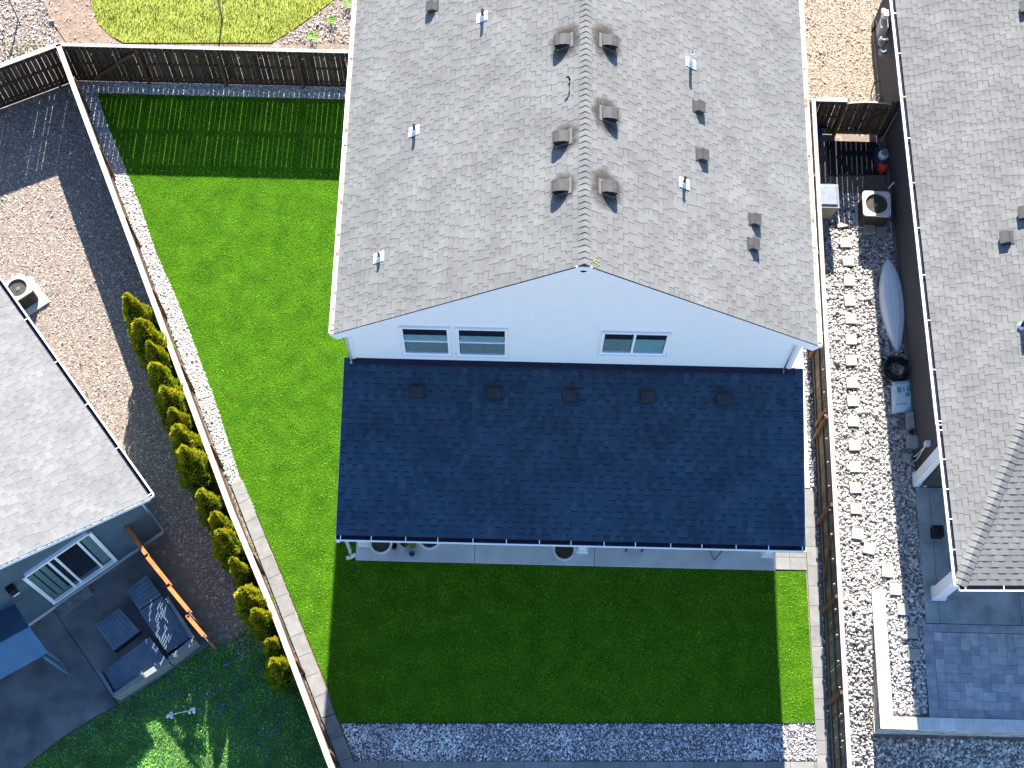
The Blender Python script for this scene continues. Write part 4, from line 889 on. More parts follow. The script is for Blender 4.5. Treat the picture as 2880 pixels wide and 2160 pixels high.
AV = [arb_mesh(3.0, .34, s) for s in (1, 2, 3, 4)]; AC_ = []
core = MB(); core.lathe((0, 0, 0), [(.18, .1), (.25, .6), (.25, 1.1), (.20, 1.9), (.11, 2.5), (.03, 2.82)], 12); corem = core.mesh('core_light_block', [arb_core])  # solid dark cone put inside each crown to block light
tk = MB(); tk.tube([(0, 0, -.02), (.01, 0, .3), (0, .01, 1.2)], [.05, .045, .02], 8); tkm = tk.mesh('trunk', [bark])
ordn = ['first', 'second', 'third', 'fourth', 'fifth', 'sixth', 'seventh', 'eighth', 'ninth', 'tenth', 'eleventh', 'twelfth', 'thirteenth', 'fourteenth', 'fifteenth', 'sixteenth', 'seventeenth', 'eighteenth', 'nineteenth', 'twentieth', 'twenty first', 'last']
tips = [(4, 815, 255, 3.0, 1), (4, 900, 430, 3.0, 1), (4, 862, 485, 2.3, .7), (4, 965, 568, 2.9, .8), (4, 1022, 700, 3.1, 1), (4, 1092, 848, 2.9, 1.05), (4, 1110, 998, 2.7, .85), (4, 1138, 1110, 2.9, 1.0), (4, 1188, 1260, 3.0, 1.05),
        (4, 1298, 1530, 2.7, .9), (7, 1405, 15, 2.7, .85), (7, 1425, 125, 2.8, .95), (7, 1505, 310, 2.7, .85), (7, 1575, 505, 2.9, .95), (7, 1672, 545, 2.4, .85), (7, 1680, 625, 2.6, .9), (7, 1738, 830, 2.3, .8), (7, 1785, 965, 2.4, 1.0)]
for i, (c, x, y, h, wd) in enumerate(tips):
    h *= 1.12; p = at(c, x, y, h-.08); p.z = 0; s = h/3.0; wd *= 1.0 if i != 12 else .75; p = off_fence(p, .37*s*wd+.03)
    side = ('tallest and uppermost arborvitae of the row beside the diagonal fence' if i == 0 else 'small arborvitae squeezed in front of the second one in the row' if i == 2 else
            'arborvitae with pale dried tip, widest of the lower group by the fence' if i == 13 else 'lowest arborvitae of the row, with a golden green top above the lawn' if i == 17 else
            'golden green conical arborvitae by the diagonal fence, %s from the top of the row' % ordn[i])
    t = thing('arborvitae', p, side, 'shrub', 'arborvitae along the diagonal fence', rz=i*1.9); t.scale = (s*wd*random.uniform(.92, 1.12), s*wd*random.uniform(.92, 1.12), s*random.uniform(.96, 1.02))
    for nm, me in (('crown', AV[i % 4]), ('core_light_block', corem), ('trunk', tkm)):
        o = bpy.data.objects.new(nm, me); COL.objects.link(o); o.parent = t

# ================================================================== AIR CONDITIONERS
def ac(loc, rz, label, w=.76, h=.78, pad=(.95, .95)):
    t = thing('air_conditioner', loc, label, 'air conditioner', rz=rz)
    m = MB(); m.prism([(-pad[0]/2, -pad[1]/2), (pad[0]/2, -pad[1]/2), (pad[0]/2, pad[1]/2), (-pad[0]/2, pad[1]/2)], -.04, .06); obj('pad', m, acw, t, local=True)
    def rr(wd, r, n=6):
        o = []; hw = wd/2-r
        for cx, cy, a0 in ((hw, hw, 0), (-hw, hw, 90), (-hw, -hw, 180), (hw, -hw, 270)):
            for k in range(n+1): a = R(a0+90*k/n); o.append((cx+r*math.cos(a), cy+r*math.sin(a)))
        return o
    m = MB(); m.prism(rr(w-.05, .08), .06, h-.05); obj('body', m, acg, t, local=True)
    lv = MB()
    for k in range(9): z = .12+k*(h-.22)/9; lv.prism(rr(w-.035, .08), z, z+.018)
    obj('louvre', lv, acg, t, local=True)
    m = MB(); rad = w*.40; out = []; inn = []; hw_ = w/2; rc = .10
    for k in range(64):
        a = 2*math.pi*k/64; c_, s_ = math.cos(a), math.sin(a); t_ = hw_/max(abs(c_), abs(s_)); x, y = t_*c_, t_*s_; ax_, ay_ = abs(x), abs(y); q_ = hw_-rc
        if ax_ > q_ and ay_ > q_:
            B_ = q_*(abs(c_)+abs(s_)); t_ = B_+math.sqrt(max(B_*B_-2*q_*q_+rc*rc, 0)); x, y = t_*c_, t_*s_
        out.append((x, y)); inn.append((rad*c_, rad*s_))
    n = 64
    z1, z0 = h, h-.06
    vs = [(x, y, z1) for x, y in out]+[(x, y, z1+.012) for x, y in inn]+[(x, y, z0) for x, y in out]+[(x, y, z0) for x, y in inn]; fs = []
    for k in range(n):
        k2 = (k+1) % n; fs += [(k, k2, n+k2, n+k), (2*n+k, 2*n+k2, k2, k), (n+k, n+k2, 3*n+k2, 3*n+k), (3*n+k, 3*n+k2, 2*n+k2, 2*n+k)]
    m.add(vs, fs); obj('top_casing', m, acw, t, local=True)
    m = MB(); m.lathe((0, 0, h-.16), [(rad*.98, 0), (rad*.98, .004)], 28); obj('fan_well', m, dark, t, local=True)
    m = MB(); m.lathe((0, 0, h-.12), [(.07, 0), (.08, .05), (.05, .08)], 16)
    for k in range(3):
        a = k*2.094+.4; M = Matrix.Rotation(a, 3, 'Z') @ Matrix.Rotation(.35, 3, 'X'); m.box(Vector((math.cos(a)*rad*.5, math.sin(a)*rad*.5, h-.10)), (rad*.85, .20, .006), M=M)
    obj('fan', m, lidg, t, local=True)
    m = MB()
    for k in range(1, 7):
        r = rad*k/6.5; m.tube([(r*math.cos(a*.2618), r*math.sin(a*.2618), h+.012) for a in range(25)], .0022, 4)
    for k in range(4): a = k*.785; m.tube([(rad*math.cos(a), rad*math.sin(a), h+.012), (-rad*math.cos(a), -rad*math.sin(a), h+.012)], .0025, 4)
    obj('fan_guard', m, cdark, t, local=True); return t
a = at(11, 1470, 290, .78); ac((a.x, a.y, 0), R(-1.3), 'square air conditioner standing on the pebbles by the taupe house', .78, .78, (.86, .80))
a = at(4, 112, 205, .75); ac((a.x, a.y, 0), math.atan2(eL_.y, eL_.x), 'cream air conditioner on a pale pad beside the blue grey house', .66, .75, (1.0, .95))
# ---- wheeled bin
a = at(11, 735, 165, 1.0); t = thing('wheeled_bin', (a.x-.02, a.y, 0), 'tan wheeled bin with grey lid between fence and pebbles', 'bin')
m = MB(); m.hexa([(-.27, -.33, .92), (.27, -.33, .92), (.27, .33, .92), (-.27, .33, .92)], [(-.19, -.24, .05), (.19, -.24, .05), (.19, .24, .05), (-.19, .24, .05)]); m.box((0, -.335, .88), (.56, .03, .06)); obj('body', m, tan, t, local=True)
m = MB(); m.prism([(-.29, -.36), (.29, -.36), (.29, .38), (-.29, .38)], .925, .96); m.hexa([(-.22, -.27, 1.0), (.22, -.27, 1.0), (.22, .30, 1.0), (-.22, .30, 1.0)], [(-.26, -.32, .96), (.26, -.32, .96), (.26, .35, .96), (-.26, .35, .96)]); obj('lid', m, lidg, t, local=True)
m = MB(); m.tube([(-.24, .42, .9), (.24, .42, .9)], .016); m.tube([(-.24, .34, .9), (-.24, .42, .9)], .014); m.tube([(.24, .34, .9), (.24, .42, .9)], .014); obj('handle', m, dark, t, local=True)
for s in (-1, 1):
    m = MB(); m.lathe((s*.24, .25, .11), [(.11, -.02), (.11, .02)], 16, M=Matrix.Rotation(R(90), 3, 'Y')); obj('wheel', m, dark, t, local=True)

# ================================================================== STEPPING STONES
ordn = ['first', 'second', 'third', 'fourth', 'fifth', 'sixth', 'seventh', 'eighth', 'ninth', 'tenth', 'eleventh', 'twelfth', 'thirteenth', 'fourteenth', 'fifteenth', 'sixteenth', 'seventeenth', 'eighteenth', 'nineteenth', 'twentieth', 'twenty first', 'last']
for i, (c, x, y, rz) in enumerate(st):
    p = at(c, x, y, .06); m = MB(); r = .148; o_ = [(-r+.01, -r), (r-.01, -r), (r, -r+.01), (r, r-.01), (r-.01, r), (-r+.01, r), (-r, r-.01), (-r, -r+.01)]
    m.prism(o_, -.085, .0); m.prism([(q[0]*.96, q[1]*.96) for q in o_], 0, .006)
    o = obj('stepping_stone', m, stone_step if i < 19 else block, label='%s cream square stepping stone down the pebble side yard%s' % (ordn[i], ', lying in shade' if i > 19 else ''), cat='stepping stone', group='stepping stones in the pebble side yard')  # last three stones get a darker material, their shade put into the colour
    o.location = p; o.rotation_euler = (random.uniform(-.02, .02), random.uniform(-.02, .02), rz)

# ================================================================== SIDE YARD CLUTTER
def quad_box(name, c, pts, z1, z0, m, **k):
    mb = MB(); P = [at(c, *p, z1) for p in pts]; mb.prism([xy(p) for p in P], z0, z1); return obj(name, mb, m, **k)
# paver stacks by the air conditioner
def stack(c, pts, n, h, m, label, grp, jit=.012):
    P = [at(c, *p, n*h) for p in pts]; ctr = sum(P, Vector())/len(P); t = None
    for i in range(n):
        mb = MB(); dx, dy = random.uniform(-jit, jit), random.uniform(-jit, jit); a = random.uniform(-.05, .05)*(i < n-1)
        q = [(ctr.x+dx+(p.x-ctr.x)*math.cos(a)-(p.y-ctr.y)*math.sin(a), ctr.y+dy+(p.x-ctr.x)*math.sin(a)+(p.y-ctr.y)*math.cos(a)) for p in P]
        mb.prism(q, i*h+.002, (i+1)*h-.002)
        lab = label % (['topmost' if i == n-1 else 'bottom' if i == 0 else 'middle' if n == 3 else '%s from bottom' % ordn[i]][0]) if n > 1 else label
        obj('concrete_block', mb, m, label=lab, cat='block', group=grp)
stack(11, [(1278, 590), (1445, 595), (1462, 735), (1290, 745)], 3, .065, block, '%s tan slab of the taller stack below the air conditioner', 'tan slabs stacked by the air conditioner')
stack(11, [(1478, 618), (1638, 640), (1625, 805), (1465, 795)], 2, .06, block, '%s tan slab of the lower stack below the air conditioner', 'tan slabs stacked by the air conditioner')
stack(12, [(830, 1095), (935, 1090), (962, 1340), (855, 1360)], 2, .12, block, '%s long block of the upright pair beside the blue bag', 'blocks lined up below the blue bag')
for k, (p, lb) in enumerate((([(690, 1130), (815, 1120), (822, 1195), (700, 1200)], 'brown block half covered by the blue bag'), ([(705, 1210), (830, 1205), (838, 1280), (712, 1285)], 'brown block in the middle of the row below the bag'),
                 ([(715, 1292), (845, 1288), (850, 1365), (722, 1372)], 'brown block second from the low end of the row'), ([(722, 1380), (860, 1378), (868, 1450), (735, 1462)], 'greyer block at the low end of the row under the bag'))):
    stack(12, p, 1, .09, block_br if k < 3 else block, lb, 'blocks lined up below the blue bag')
stack(12, [(860, 1440), (1040, 1470), (1032, 1640), (865, 1625)], 4, .075, block, '%s square block of the tall stack left of the wall outlet', 'square blocks in the tall stack')
stack(13, [(775, 405), (905, 430), (885, 550), (755, 525)], 2, .06, block, '%s slab of the small tilted pair below the tall block stack', 'small slab pair on the pebbles')
# blue bag
t0 = MB(); A_ = [at(12, 600, 600, .16), at(12, 915, 575, .16), at(12, 935, 1075, .16), at(12, 615, 1110, .16)]; n = 14; vs = []
for j in range(n+1):
    for i in range(n+1):
        u, v = i/n, j/n; p = A_[0].lerp(A_[1], u).lerp(A_[3].lerp(A_[2], u), v); e = (1-(2*u-1)**4)*(1-(2*v-1)**6); p = p.copy(); p.z = .05+.14*e**.6+.006*math.sin(u*17+v*9)*e; vs.append(p)
fs = [(j*(n+1)+i, (j+1)*(n+1)+i, (j+1)*(n+1)+i+1, j*(n+1)+i+1) for j in range(n) for i in range(n)]
t0.add(vs, fs, smooth=True); b0 = [Vector((p.x, p.y, .04)) for p in vs]; t0.add(b0, [tuple(reversed(f)) for f in fs])
bag = thing('garden_bag', ((A_[0]+A_[2])/2)*1, 'pale blue plastic garden bag lying by the taupe wall', 'bag'); bag.location.z = 0
obj('sack', t0, bag_b, bag)
m = MB()
def onbag(u, v): 
    p = A_[0].lerp(A_[1], u).lerp(A_[3].lerp(A_[2], u), v); e = (1-(2*u-1)**4)*(1-(2*v-1)**6); p = p.copy(); p.z = .05+.14*e**.6+.014; return p
for u0, u1, v0, v1 in ((.22, .42, .25, .42), (.5, .6, .27, .4), (.68, .86, .24, .40), (.6, .82, .44, .56), (.18, .9, .76, .785), (.2, .88, .12, .135)):
    m.add([onbag(u0, v0), onbag(u0, v1), onbag((u0+u1)/2, v1), onbag((u0+u1)/2, v0), onbag(u1, v1), onbag(u1, v0)], [(0, 1, 2, 3), (3, 2, 4, 5)])
obj('printed_panel', m, bag_g, bag)
m = MB(); m.beam(onbag(0, .04)-Vector((0, 0, .01)), onbag(1, .02)-Vector((0, 0, .01)), .035, .02); m.beam(onbag(0, .97)-Vector((0, 0, .01)), onbag(1, .96)-Vector((0, 0, .01)), .04, .02); obj('seam', m, white, bag)
# hose coil
c0 = at(12, 680, 440, .1); m = MB()
for k in range(16):
    r = random.uniform(.22, .37); ox, oy = random.uniform(-.03, .03), random.uniform(-.03, .03); z = .03+.014*k; e = random.uniform(.85, 1); tl = random.uniform(-.06, .06)
    m.tube([(c0.x+ox+r*math.cos(a*.2618), c0.y+oy+r*e*math.sin(a*.2618), z+tl*math.cos(a*.2618)*.5+.03*(k % 3 == 0)) for a in range(25)], .011, 6)
for k in range(3): r = .42+.04*k; m.tube([(c0.x+r*math.cos(a), c0.y+r*math.sin(a), .05+.03*k) for a in np.linspace(2.3, 4.6, 14)], .009, 6)
obj('hose_coil', m, dark, label='heap of coiled black hose by the taupe wall above the blue bag', cat='hose')
# kayak-like board, upside down
pT = at(6, 1332, 18, .1); pBt = at(6, 1395, 612, .1); ax = (pBt-pT); Lk = ax.length; ax.normalize(); sx = Vector((-ax.y, ax.x, 0)); k_ = thing('kayak', (pT+pBt)/2-Vector((0, 0, .1)), 'pale blue kayak lying upside down beside the taupe wall', 'kayak')
m = MB(); NS = 28; NR_ = 13; vs = []; 
def hw(f): return .335*max(0, math.sin(math.pi*min(max(f, 0), 1)**.92))**.72
for i in range(NS+1):
    f = i/NS; w = max(hw(f), .006); hh = .30*max(.25, math.sin(math.pi*f)**.5)
    for j in range(NR_):
        a = math.pi*j/(NR_-1); cx = math.cos(a); sz = math.sin(a)**.55; rid = .018*math.cos(j*math.pi/1.5)*(0 < j < NR_-1)
        p = pT+ax*(f*Lk)+sx*(w*cx); p.z = .03+hh*sz+rid; vs.append(p)
fs = [(i*NR_+j, i*NR_+j+1, (i+1)*NR_+j+1, (i+1)*NR_+j) for i in range(NS) for j in range(NR_-1)]
m.add(vs, [tuple(reversed(f)) for f in fs], smooth=True); obj('hull', m, hullm, k_)
m = MB()
for s in (-1, 1): m.tube([Vector((*xy(pT+ax*(i/NS*Lk)+sx*(s*(hw(i/NS)+.006))), .045)) for i in range(NS+1)], .018, 6)
for s in (-.33, .33): m.tube([Vector((*xy(pT+ax*(i/NS*Lk)+sx*(s*hw(i/NS))), .045+.30*max(.25, math.sin(math.pi*i/NS)**.5)*.97)) for i in range(3, NS-2)], .010, 6)
obj('gunwale', m, hull_w, k_)
# mat, crate, tank, bucket, container, poles
quad_box('ground_mat', 10, [(690, 860), (1440, 880), (1480, 900), (1700, 1385), (720, 1395)], .015, -.01, dark, label='black ground mat behind the side yard gate', cat='mat')
a = at(10, 1580, 1080, .35); m = thing('storage_crate', (a.x, a.y, 0), 'open blue plastic crate by the taupe wall', 'crate'); q = MB()
for x, y, sx_, sy_ in ((-.19, 0, .02, .46), (.19, 0, .02, .46), (0, -.22, .36, .02), (0, .22, .36, .02)): q.box((x, y, .17), (sx_, sy_, .34))
q.box((0, 0, .015), (.36, .42, .03)); obj('crate_wall', q, bluep, m, local=True)
a2 = at(10, 1590, 1030, .5); t = thing('propane_tank', (a.x, a.y+.02, .03), 'white propane tank standing in the blue crate', 'gas tank'); q = MB(); q.lathe((0, 0, 0), [(.10, 0), (.15, .05), (.155, .30), (.12, .38), (.05, .41)], 22); obj('tank_body', q, white, t, local=True)
q = MB(); q.lathe((0, 0, .40), [(.09, 0), (.095, .09)], 18); q.lathe((0, 0, .49), [(.03, 0), (.03, .02)], 10); obj('tank_collar', q, lidg, t, local=True)
a = at(10, 1590, 1225, .33); t = thing('gas_can', (a.x, a.y, 0), 'red plastic can next to the blue crate', 'can'); q = MB(); q.lathe((0, 0, 0), [(.13, 0), (.16, .06), (.165, .24), (.12, .31), (.04, .33)], 20); obj('can_body', q, red, t, local=True)
q = MB(); q.tube([(-.07, 0, .31), (-.05, 0, .38), (.05, 0, .38), (.07, 0, .31)], .015); q.lathe((0, .08, .30), [(.03, 0), (.025, .06)], 10); obj('handle', q, dark, t, local=True)
a = at(10, 620, 600, .5); t = thing('blue_tub', (a.x, a.y, 0), 'dark blue tub in the corner behind the gate', 'tub'); q = MB(); q.lathe((0, 0, 0), [(.12, 0), (.17, .48), (.18, .5), (.165, .5), (.11, .05)], 18); obj('tub_body', q, bluep, t, local=True)
for c1, c2, z2, lb in (((10, 1530, 880), (10, 1790, 420), 1.9, 'longer thin wooden stake leaning by the gate'), ((10, 1650, 700), (10, 1770, 565), 1.2, 'shorter thin wooden stake leaning by the gate')):
    q = MB(); q.tube([at(*c1, .03), at(*c2, z2)], .012, 6); obj('wooden_stake', q, woodcap, label=lb, cat='stake', group='stakes leaning by the gate')
t = thing('disconnect_box', atp(10, 1845, 1360, (10.8, 0, 0), (1, 0, 0)), 'grey outlet box with cable on the taupe wall above the air conditioner', 'electrical box'); q = MB(); b_ = t.location.copy(); q.box(b_, (.09, .13, .2)); obj('box', q, lidg, t)
q = MB(); q.tube([b_-Vector((0, 0, .1)), b_+Vector((-.02, -.1, -.5)), b_+Vector((-.03, -.3, -.75)), Vector((b_.x-.25, b_.y-.75, .4))], .015); obj('cable', q, lidg, t)
q = MB(); c_ = at(11, 1650, 60, .5); q.tube([c_, c_+Vector((.12, .12, .15)), c_+Vector((.2, .1, 0)), c_+Vector((.2, .06, -.4))], .022); obj('conduit', q, white, t)
b_ = atp(13, 1150, 265, (10.80, 0, 0), (1, 0, 0)); t = thing('outlet_box', b_, 'pale blue outlet box with two hanging cords on the taupe wall', 'electrical box'); q = MB(); q.box(b_, (.13, .12, .2)); obj('box', q, hull_w, t)
q = MB(); e1 = at(13, 930, 470, .03); e2 = at(13, 945, 545, .03)
for e in (e1, e2): q.tube([b_-Vector((.02, .02, .1)), b_.lerp(e, .4)-Vector((0, .03, .08)), b_.lerp(e, .75)-Vector((.0, .04, .05)), e], .012, 6)
obj('cord', q, white, t)
quad_box('speaker_box', 9, [(1622, 85), (1690, 85), (1698, 155), (1628, 155)], .35, .05, dark, label='small black box standing on the right porch slab', cat='box')
a = at(13, 1290, 700, .3); q = MB(); q.lathe((a.x, a.y, .05), [(.08, 0), (.11, .25), (.10, .26)], 14); obj('dark_pot', q, dark, label='dark pot behind the white column of the right porch', cat='pot')

# ================================================================== PORCH POTS AND FURNITURE (white house)
def planter(c, x, y, label, r=.30, h=.42, m=white, inside=soil, extra=None):
    a = at(c, x, y, .1+h); t = thing('planter', (a.x, a.y, .10), label, 'planter'); q = MB()
    q.lathe((0, 0, 0), [(r*.62, 0), (r*.95, h*.9), (r*1.0, h*.93), (r, h), (r*.93, h), (r*.90, h*.86)], 30); obj('pot', q, m, t, local=True)
    q = MB(); q.lathe((0, 0, h*.84), [(r*.91, 0), (r*.5, .03), (.02, .045)], 26); obj('soil', q, inside, t, local=True); return t
planter(8, 255, 198, 'large white round planter with dry soil beside the left column'); planter(8, 572, 168, 'large white round planter holding dark blue items right of the plant', inside=cdark); planter(8, 1445, 240, 'large white round planter with soil beside the middle column')
a = at(8, 340, 215, .35); q = MB(); q.lathe((a.x, a.y, .1), [(.06, 0), (.085, .2), (.09, .22), (.07, .22), (.05, .1)], 18); obj('small_pot', q, cdark, label='small black pot touching the left white planter', cat='pot')
a = at(8, 457, 268, .25); q = MB(); q.lathe((a.x, a.y, .1), [(.055, 0), (.08, .12), (.082, .14), (.06, .14), (.04, .08), (.02, .07)], 20); obj('small_pot', q, tealp, label='small teal glazed pot alone near the slab edge', cat='pot')
a = at(8, 458, 215, .4); t = thing('potted_plant', (a.x, a.y+.06, .1), 'yellow green bushy plant between two white planters', 'plant'); q = MB(); q.lathe((0, 0, 0), [(.07, 0), (.10, .18), (.08, .18)], 14); obj('pot', q, dark, t, local=True)
q = MB()
for i in range(240):
    d = Vector((random.gauss(0, 1), random.gauss(0, 1), abs(random.gauss(0, .8)))).normalized()*random.uniform(.05, .17); p = Vector((0, -.05, .24))+d; s = random.uniform(.012, .03); u = Vector((random.gauss(0, 1), random.gauss(0, 1), random.gauss(0, 1))).normalized(); w = u.cross(d).normalized()
    q.add([p-w*s*.4, p+u*s, p+w*s*.4, p-u*s], [(0, 1, 2, 3)])
obj('leaves', q, yel, t, local=True)
a = at(8, 410, 195, .3); q = MB(); q.lathe((a.x, a.y, .1), [(.08, 0), (.12, .18), (.10, .2)], 16); obj('small_pot', q, dark, label='low black pot tucked under the gutter left of the yellow plant', cat='pot')
# patio bench and chair under the porch
a = at(8, 1850, 238, .5); b = at(8, 1955, 243, .5); t = thing('bench', ((a.x+b.x)/2, a.y+.2, .1), 'dark bench mostly hidden under the porch roof', 'bench')
q = MB(); q.box(((a.x+b.x)/2, a.y+.25, .52), (b.x-a.x+.1, .44, .05)); obj('seat', q, cdark, t)
for x in (a.x, b.x):
    for y in (a.y+.04, a.y+.44): q = MB(); q.box((x, y, .3), (.04, .04, .40)); obj('leg', q, cdark, t)
v0 = at(9, 205, 310, .11); t = thing('metal_chair', (v0.x, v0.y+.3, .1), 'black metal chair with a pointed wire base near the right column', 'chair'); 
s1_ = Vector((v0.x-.22, v0.y+.26, .45)); s2_ = Vector((v0.x+.24, v0.y+.26, .45)); q = MB(); q.tube([s1_, v0, s2_], .013); q.tube([s1_, s1_+Vector((.2, .45, -.33)), s2_+Vector((0, .4, 0)), s2_], .013); obj('wire_base', q, dark, t)
q = MB(); q.box((v0.x, v0.y+.48, .5), (.5, .48, .04)); obj('seat', q, dark, t); q = MB(); q.box((v0.x, v0.y+.74, .75), (.48, .04, .46)); obj('backrest', q, dark, t)

# ================================================================== LEFT PATIO FURNITURE
def slatted(parent, P, z, n, along=0, m=sofa_m, name='slat_top', gap=.07, th=.03):
    """P = 4 corners (a,b,c,d); boards run from edge ad to bc when along=0"""
    a, b, c, d = P if along == 0 else (P[1], P[2], P[3], P[0]); q = MB()
    for i in range(n):
        f0 = (i+gap/2)/n; f1 = (i+1-gap/2)/n; pts = [a.lerp(d, f0), b.lerp(c, f0), b.lerp(c, f1), a.lerp(d, f1)]
        q.prism([xy(p) for p in pts], z-th, z+random.uniform(-.002, .002), tone=random.random())
    return obj(name, q, m, parent)
def base_frame(parent, P, z, name='base'):
    ctr = sum(P, Vector())/4; q = MB(); q.prism([xy(ctr.lerp(p, .97)) for p in P], .07, z-.035); return obj(name, q, cdark, parent)
def c7(z, *pts): return [at(7, x, y, z) for x, y in pts]
P = c7(.42, (615, 735), (775, 620), (905, 770), (735, 900)); ctr = sum(P, Vector())/4; t = thing('coffee_table', (ctr.x, ctr.y, .06), 'low square slatted table in the middle of the left patio', 'table'); slatted(t, P, .42, 8, 1); base_frame(t, P, .42)
P = c7(.42, (815, 510), (950, 405), (1045, 540), (900, 635)); ctr = sum(P, Vector())/4; t = thing('armless_seat', (ctr.x, ctr.y, .06), 'armless slatted sofa seat nearest the house wall', 'sofa'); slatted(t, P, .42, 6, 0); base_frame(t, P, .42)
P = c7(.42, (900, 643), (1050, 545), (1235, 815), (1085, 915)); ctr = sum(P, Vector())/4; t = thing('corner_sofa', (ctr.x, ctr.y, .06), 'slatted corner sofa section against the orange screen', 'sofa'); slatted(t, P, .42, 9, 1); base_frame(t, P, .42)
B = c7(.66, (1088, 940), (1245, 815), (1275, 838), (1100, 972)); q = MB(); q.prism([xy(p) for p in B], .10, .66); obj('backrest', q, sofa_b, t)
B = c7(.66, (1070, 560), (1090, 548), (1262, 812), (1240, 826)); q = MB(); q.prism([xy(p) for p in B], .10, .66); obj('side_backrest', q, sofa_b, t)
P = c7(.42, (672, 1030), (968, 808), (1085, 965), (745, 1160)); ctr = sum(P, Vector())/4; t = thing('long_sofa', (ctr.x, ctr.y, .06), 'long slatted sofa section next to the grass edge', 'sofa'); slatted(t, P, .42, 9, 0); base_frame(t, P, .42)
B = c7(.66, (735, 1175), (1075, 945), (1095, 978), (745, 1200)); q = MB(); q.prism([xy(p) for p in B], .10, .66); obj('backrest', q, sofa_b, t)
B = c7(.60, (620, 1030), (645, 1020), (742, 1185), (728, 1196)); q = MB(); q.prism([xy(p) for p in B], .08, .60); obj('armrest', q, sofa_m, t)
# orange privacy screen
t = thing('privacy_screen', at(7, 1050, 480, 0), 'orange framed pierced privacy screen standing along the left patio edge', 'screen')
segs = [((810, 90), (945, 272), 2.0), ((945, 280), (1092, 462), 1.95), ((1082, 470), (1222, 640), 1.9), ((1215, 675), (1320, 800), 1.85)]
perf = mat('pierced pale metal sheet', (.50, .50, .50), (.58, .58, .57), rough=.5)
for (x1, y1_), (x2, y2_), h in segs:
    a = at(7, x1, y1_, h); b = at(7, x2, y2_, h); a.z = b.z = 0; L_ = (b-a).length; d_ = (b-a)/L_; n_ = Vector((d_.y, -d_.x, 0)); n_ = n_ if n_.x > 0 else -n_; up_ = Vector((0, 0, 1))
    q = MB(); q.beam(a+up_*(h-.02), b+up_*(h-.02), .10, .04); obj('top_rail', q, orange, t)
    q = MB(); q.beam(a+up_*.12, b+up_*.12, .07, .08); obj('bottom_rail', q, orange, t)
    q = MB(); q.beam(a+n_*.03+up_*(h-.3), b+n_*.03+up_*(h-.3), .03, .12); obj('middle_rail', q, orange, t)
    q = MB(); nx_ = int(L_/.035); nz_ = int((h-.25)/.06)
    for i_ in range(nx_):
        for k_ in range(nz_):
            leafy = math.sin(i_*.55+k_*.33)*math.sin(i_*.21-k_*.47) > -.15
            if leafy and (i_+(k_ % 2)) % 2 == 0 and random.random() < .8: continue
            q.box(a-n_*.02+d_*((i_+.5)*.035)+up_*(.18+(k_+.5)*.06), (.036, .006, .061), rz=math.atan2(d_.y, d_.x))
    obj('pierced_panel', q, perf, t)
    q = MB(); q.box(a+n_*.01+up_*h/2, (.09, .09, h), rz=.9); obj('post', q, orange, t)
# canopy over the grill
t = thing('grill_canopy', at(7, 150, 1000, 0), 'two slope blue canopy on thin posts at the left patio edge', 'canopy')
r0 = at(7, -420, 1085, 2.35); r1 = at(7, 190, 745, 2.35); e0 = at(7, 310, 910, 2.1); e00 = at(7, -300, 1250, 2.1); u0 = at(7, 95, 595, 2.1); u00 = at(7, -500, 900, 2.1)
def panel(pts, m, name):
    q = MB(); lo_ = [p-Vector((0, 0, .03)) for p in pts]; q.hexa(pts, lo_); obj(name, q, m, t)
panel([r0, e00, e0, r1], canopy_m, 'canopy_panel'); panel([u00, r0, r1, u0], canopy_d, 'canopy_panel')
for c, d in (((385, 962), (0.06, .12)), ((440, 1045), (0, 0))):
    b = at(7, *c, .06); q = MB(); q.beam(b, Vector((b.x, b.y, 2.1))+Vector((-.02, .02, 0)), .05, .05, up=(1, 0, 0)); obj('post', q, canopy_m, t)
q = MB(); q.beam(at(7, 445, 1045, .12), at(7, 385, 962, .12), .04, .04); q.beam(r1-Vector((0, 0, .02)), at(7, -420, 1085, 2.33), .03, .05); obj('rail', q, canopy_m, t)
# garden ornament
a = at(7, 1100, 1315, .12); b = at(7, 1243, 1285, .12); t = thing('garden_ornament', Vector(((a.x+b.x)/2, (a.y+b.y)/2, 0)), 'pair of white lumps joined by a thin rod lying on the lawn', 'ornament')
for p in (a, b):
    q = MB(); 
    for k in range(7): o_ = Vector((random.uniform(-.06, .06), random.uniform(-.06, .06), random.uniform(-.05, .0))); q.lathe(p+o_, [(.01, -.035), (.035, -.02), (.04, .0), (.03, .02), (.008, .032)], 9)
    obj('end_piece', q, white, t)
q = MB(); q.tube([a, (a+b)/2+Vector((0, 0, .02)), b], .010, 6); obj('rod', q, white, t)

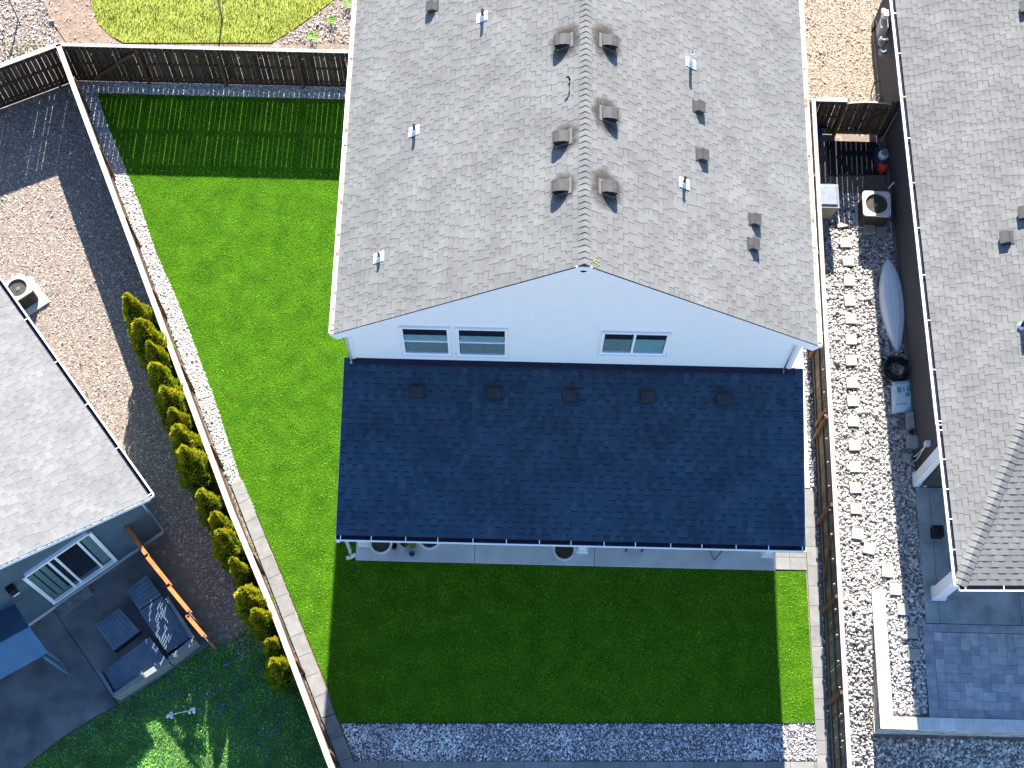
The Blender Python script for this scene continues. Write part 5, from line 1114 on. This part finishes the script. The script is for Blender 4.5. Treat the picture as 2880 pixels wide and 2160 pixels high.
# ================================================================== SMALL PLANTS AND SAPLINGS
def sapling(loc, h, lean, label, twigs):
    t = thing('sapling', loc, label, 'tree'); q = MB(); p = Vector(loc); top = p+Vector((lean[0], lean[1], h)); q.tube([p, p.lerp(top, .35)+Vector((.02, .01, 0)), p.lerp(top, .7), top], [.03, .024, .016, .008], 8); obj('trunk', q, bark, t)
    q = MB()
    for k in range(twigs):
        f = random.uniform(.35, .95); s = p.lerp(top, f); d = Vector((random.uniform(-1, 1), random.uniform(-1, 1), random.uniform(.5, 1.1))).normalized()*random.uniform(.25, .6); q.tube([s, s+d*.5+Vector((0, 0, .03)), s+d], [.009, .006, .003], 5)
    if twigs: obj('branches', q, bark, t)
sapling(at(1, 1440, 120, 0), 1.75, (-.02, .1), 'thin bare sapling staked in the yellow green lawn behind the fence', 5)
sapling(at(1, 118, 125, 0), 2.2, (-.1, .12), 'thin bare sapling in the bark at the top left corner', 9)
for c, x, y, s, lb in ((1, 2028, 240, 1.0, 'small bright green plant nearer the fence in the far bark bed'), (1, 2150, 130, .8, 'small bright green plant farther up in the far bark bed'), (2, 45, 15, 1.1, 'bright green clump right against the white house roof at the top')):
    a = at(c, x, y, .1); a.z = 0; q = MB()
    for i in range(90):
        an = random.uniform(0, 6.28); r = random.random()**.6*.13*s; p = Vector((r*math.cos(an), r*math.sin(an), random.uniform(.03, .24*s))); u = Vector((math.cos(an), math.sin(an), random.uniform(.2, 1.2))).normalized()*.06; w = Vector((-math.sin(an), math.cos(an), 0))*.018
        q.add([p-w, p+u*.6-w*.5, p+u, p+w], [(0, 1, 2, 3)])
    o = obj('small_plant', q, foil, label=lb, cat='plant', group='small plants in the far bark bed'); o.location = a
for c, x, y, sp, n in ((1, 130, 330, .5, 200), (1, 230, 300, .3, 90)):
    a = at(c, x, y, 0); blades('weed_patch', [(a.x-sp, a.y-.2), (a.x+sp, a.y-.2), (a.x+sp, a.y+.25), (a.x-sp, a.y+.25)], n, .12, .03, yel, label='yellow green weeds beyond the corner fence, %s patch' % ('larger' if n > 100 else 'smaller'), cat='weeds')
bpy.context.view_layer.update()
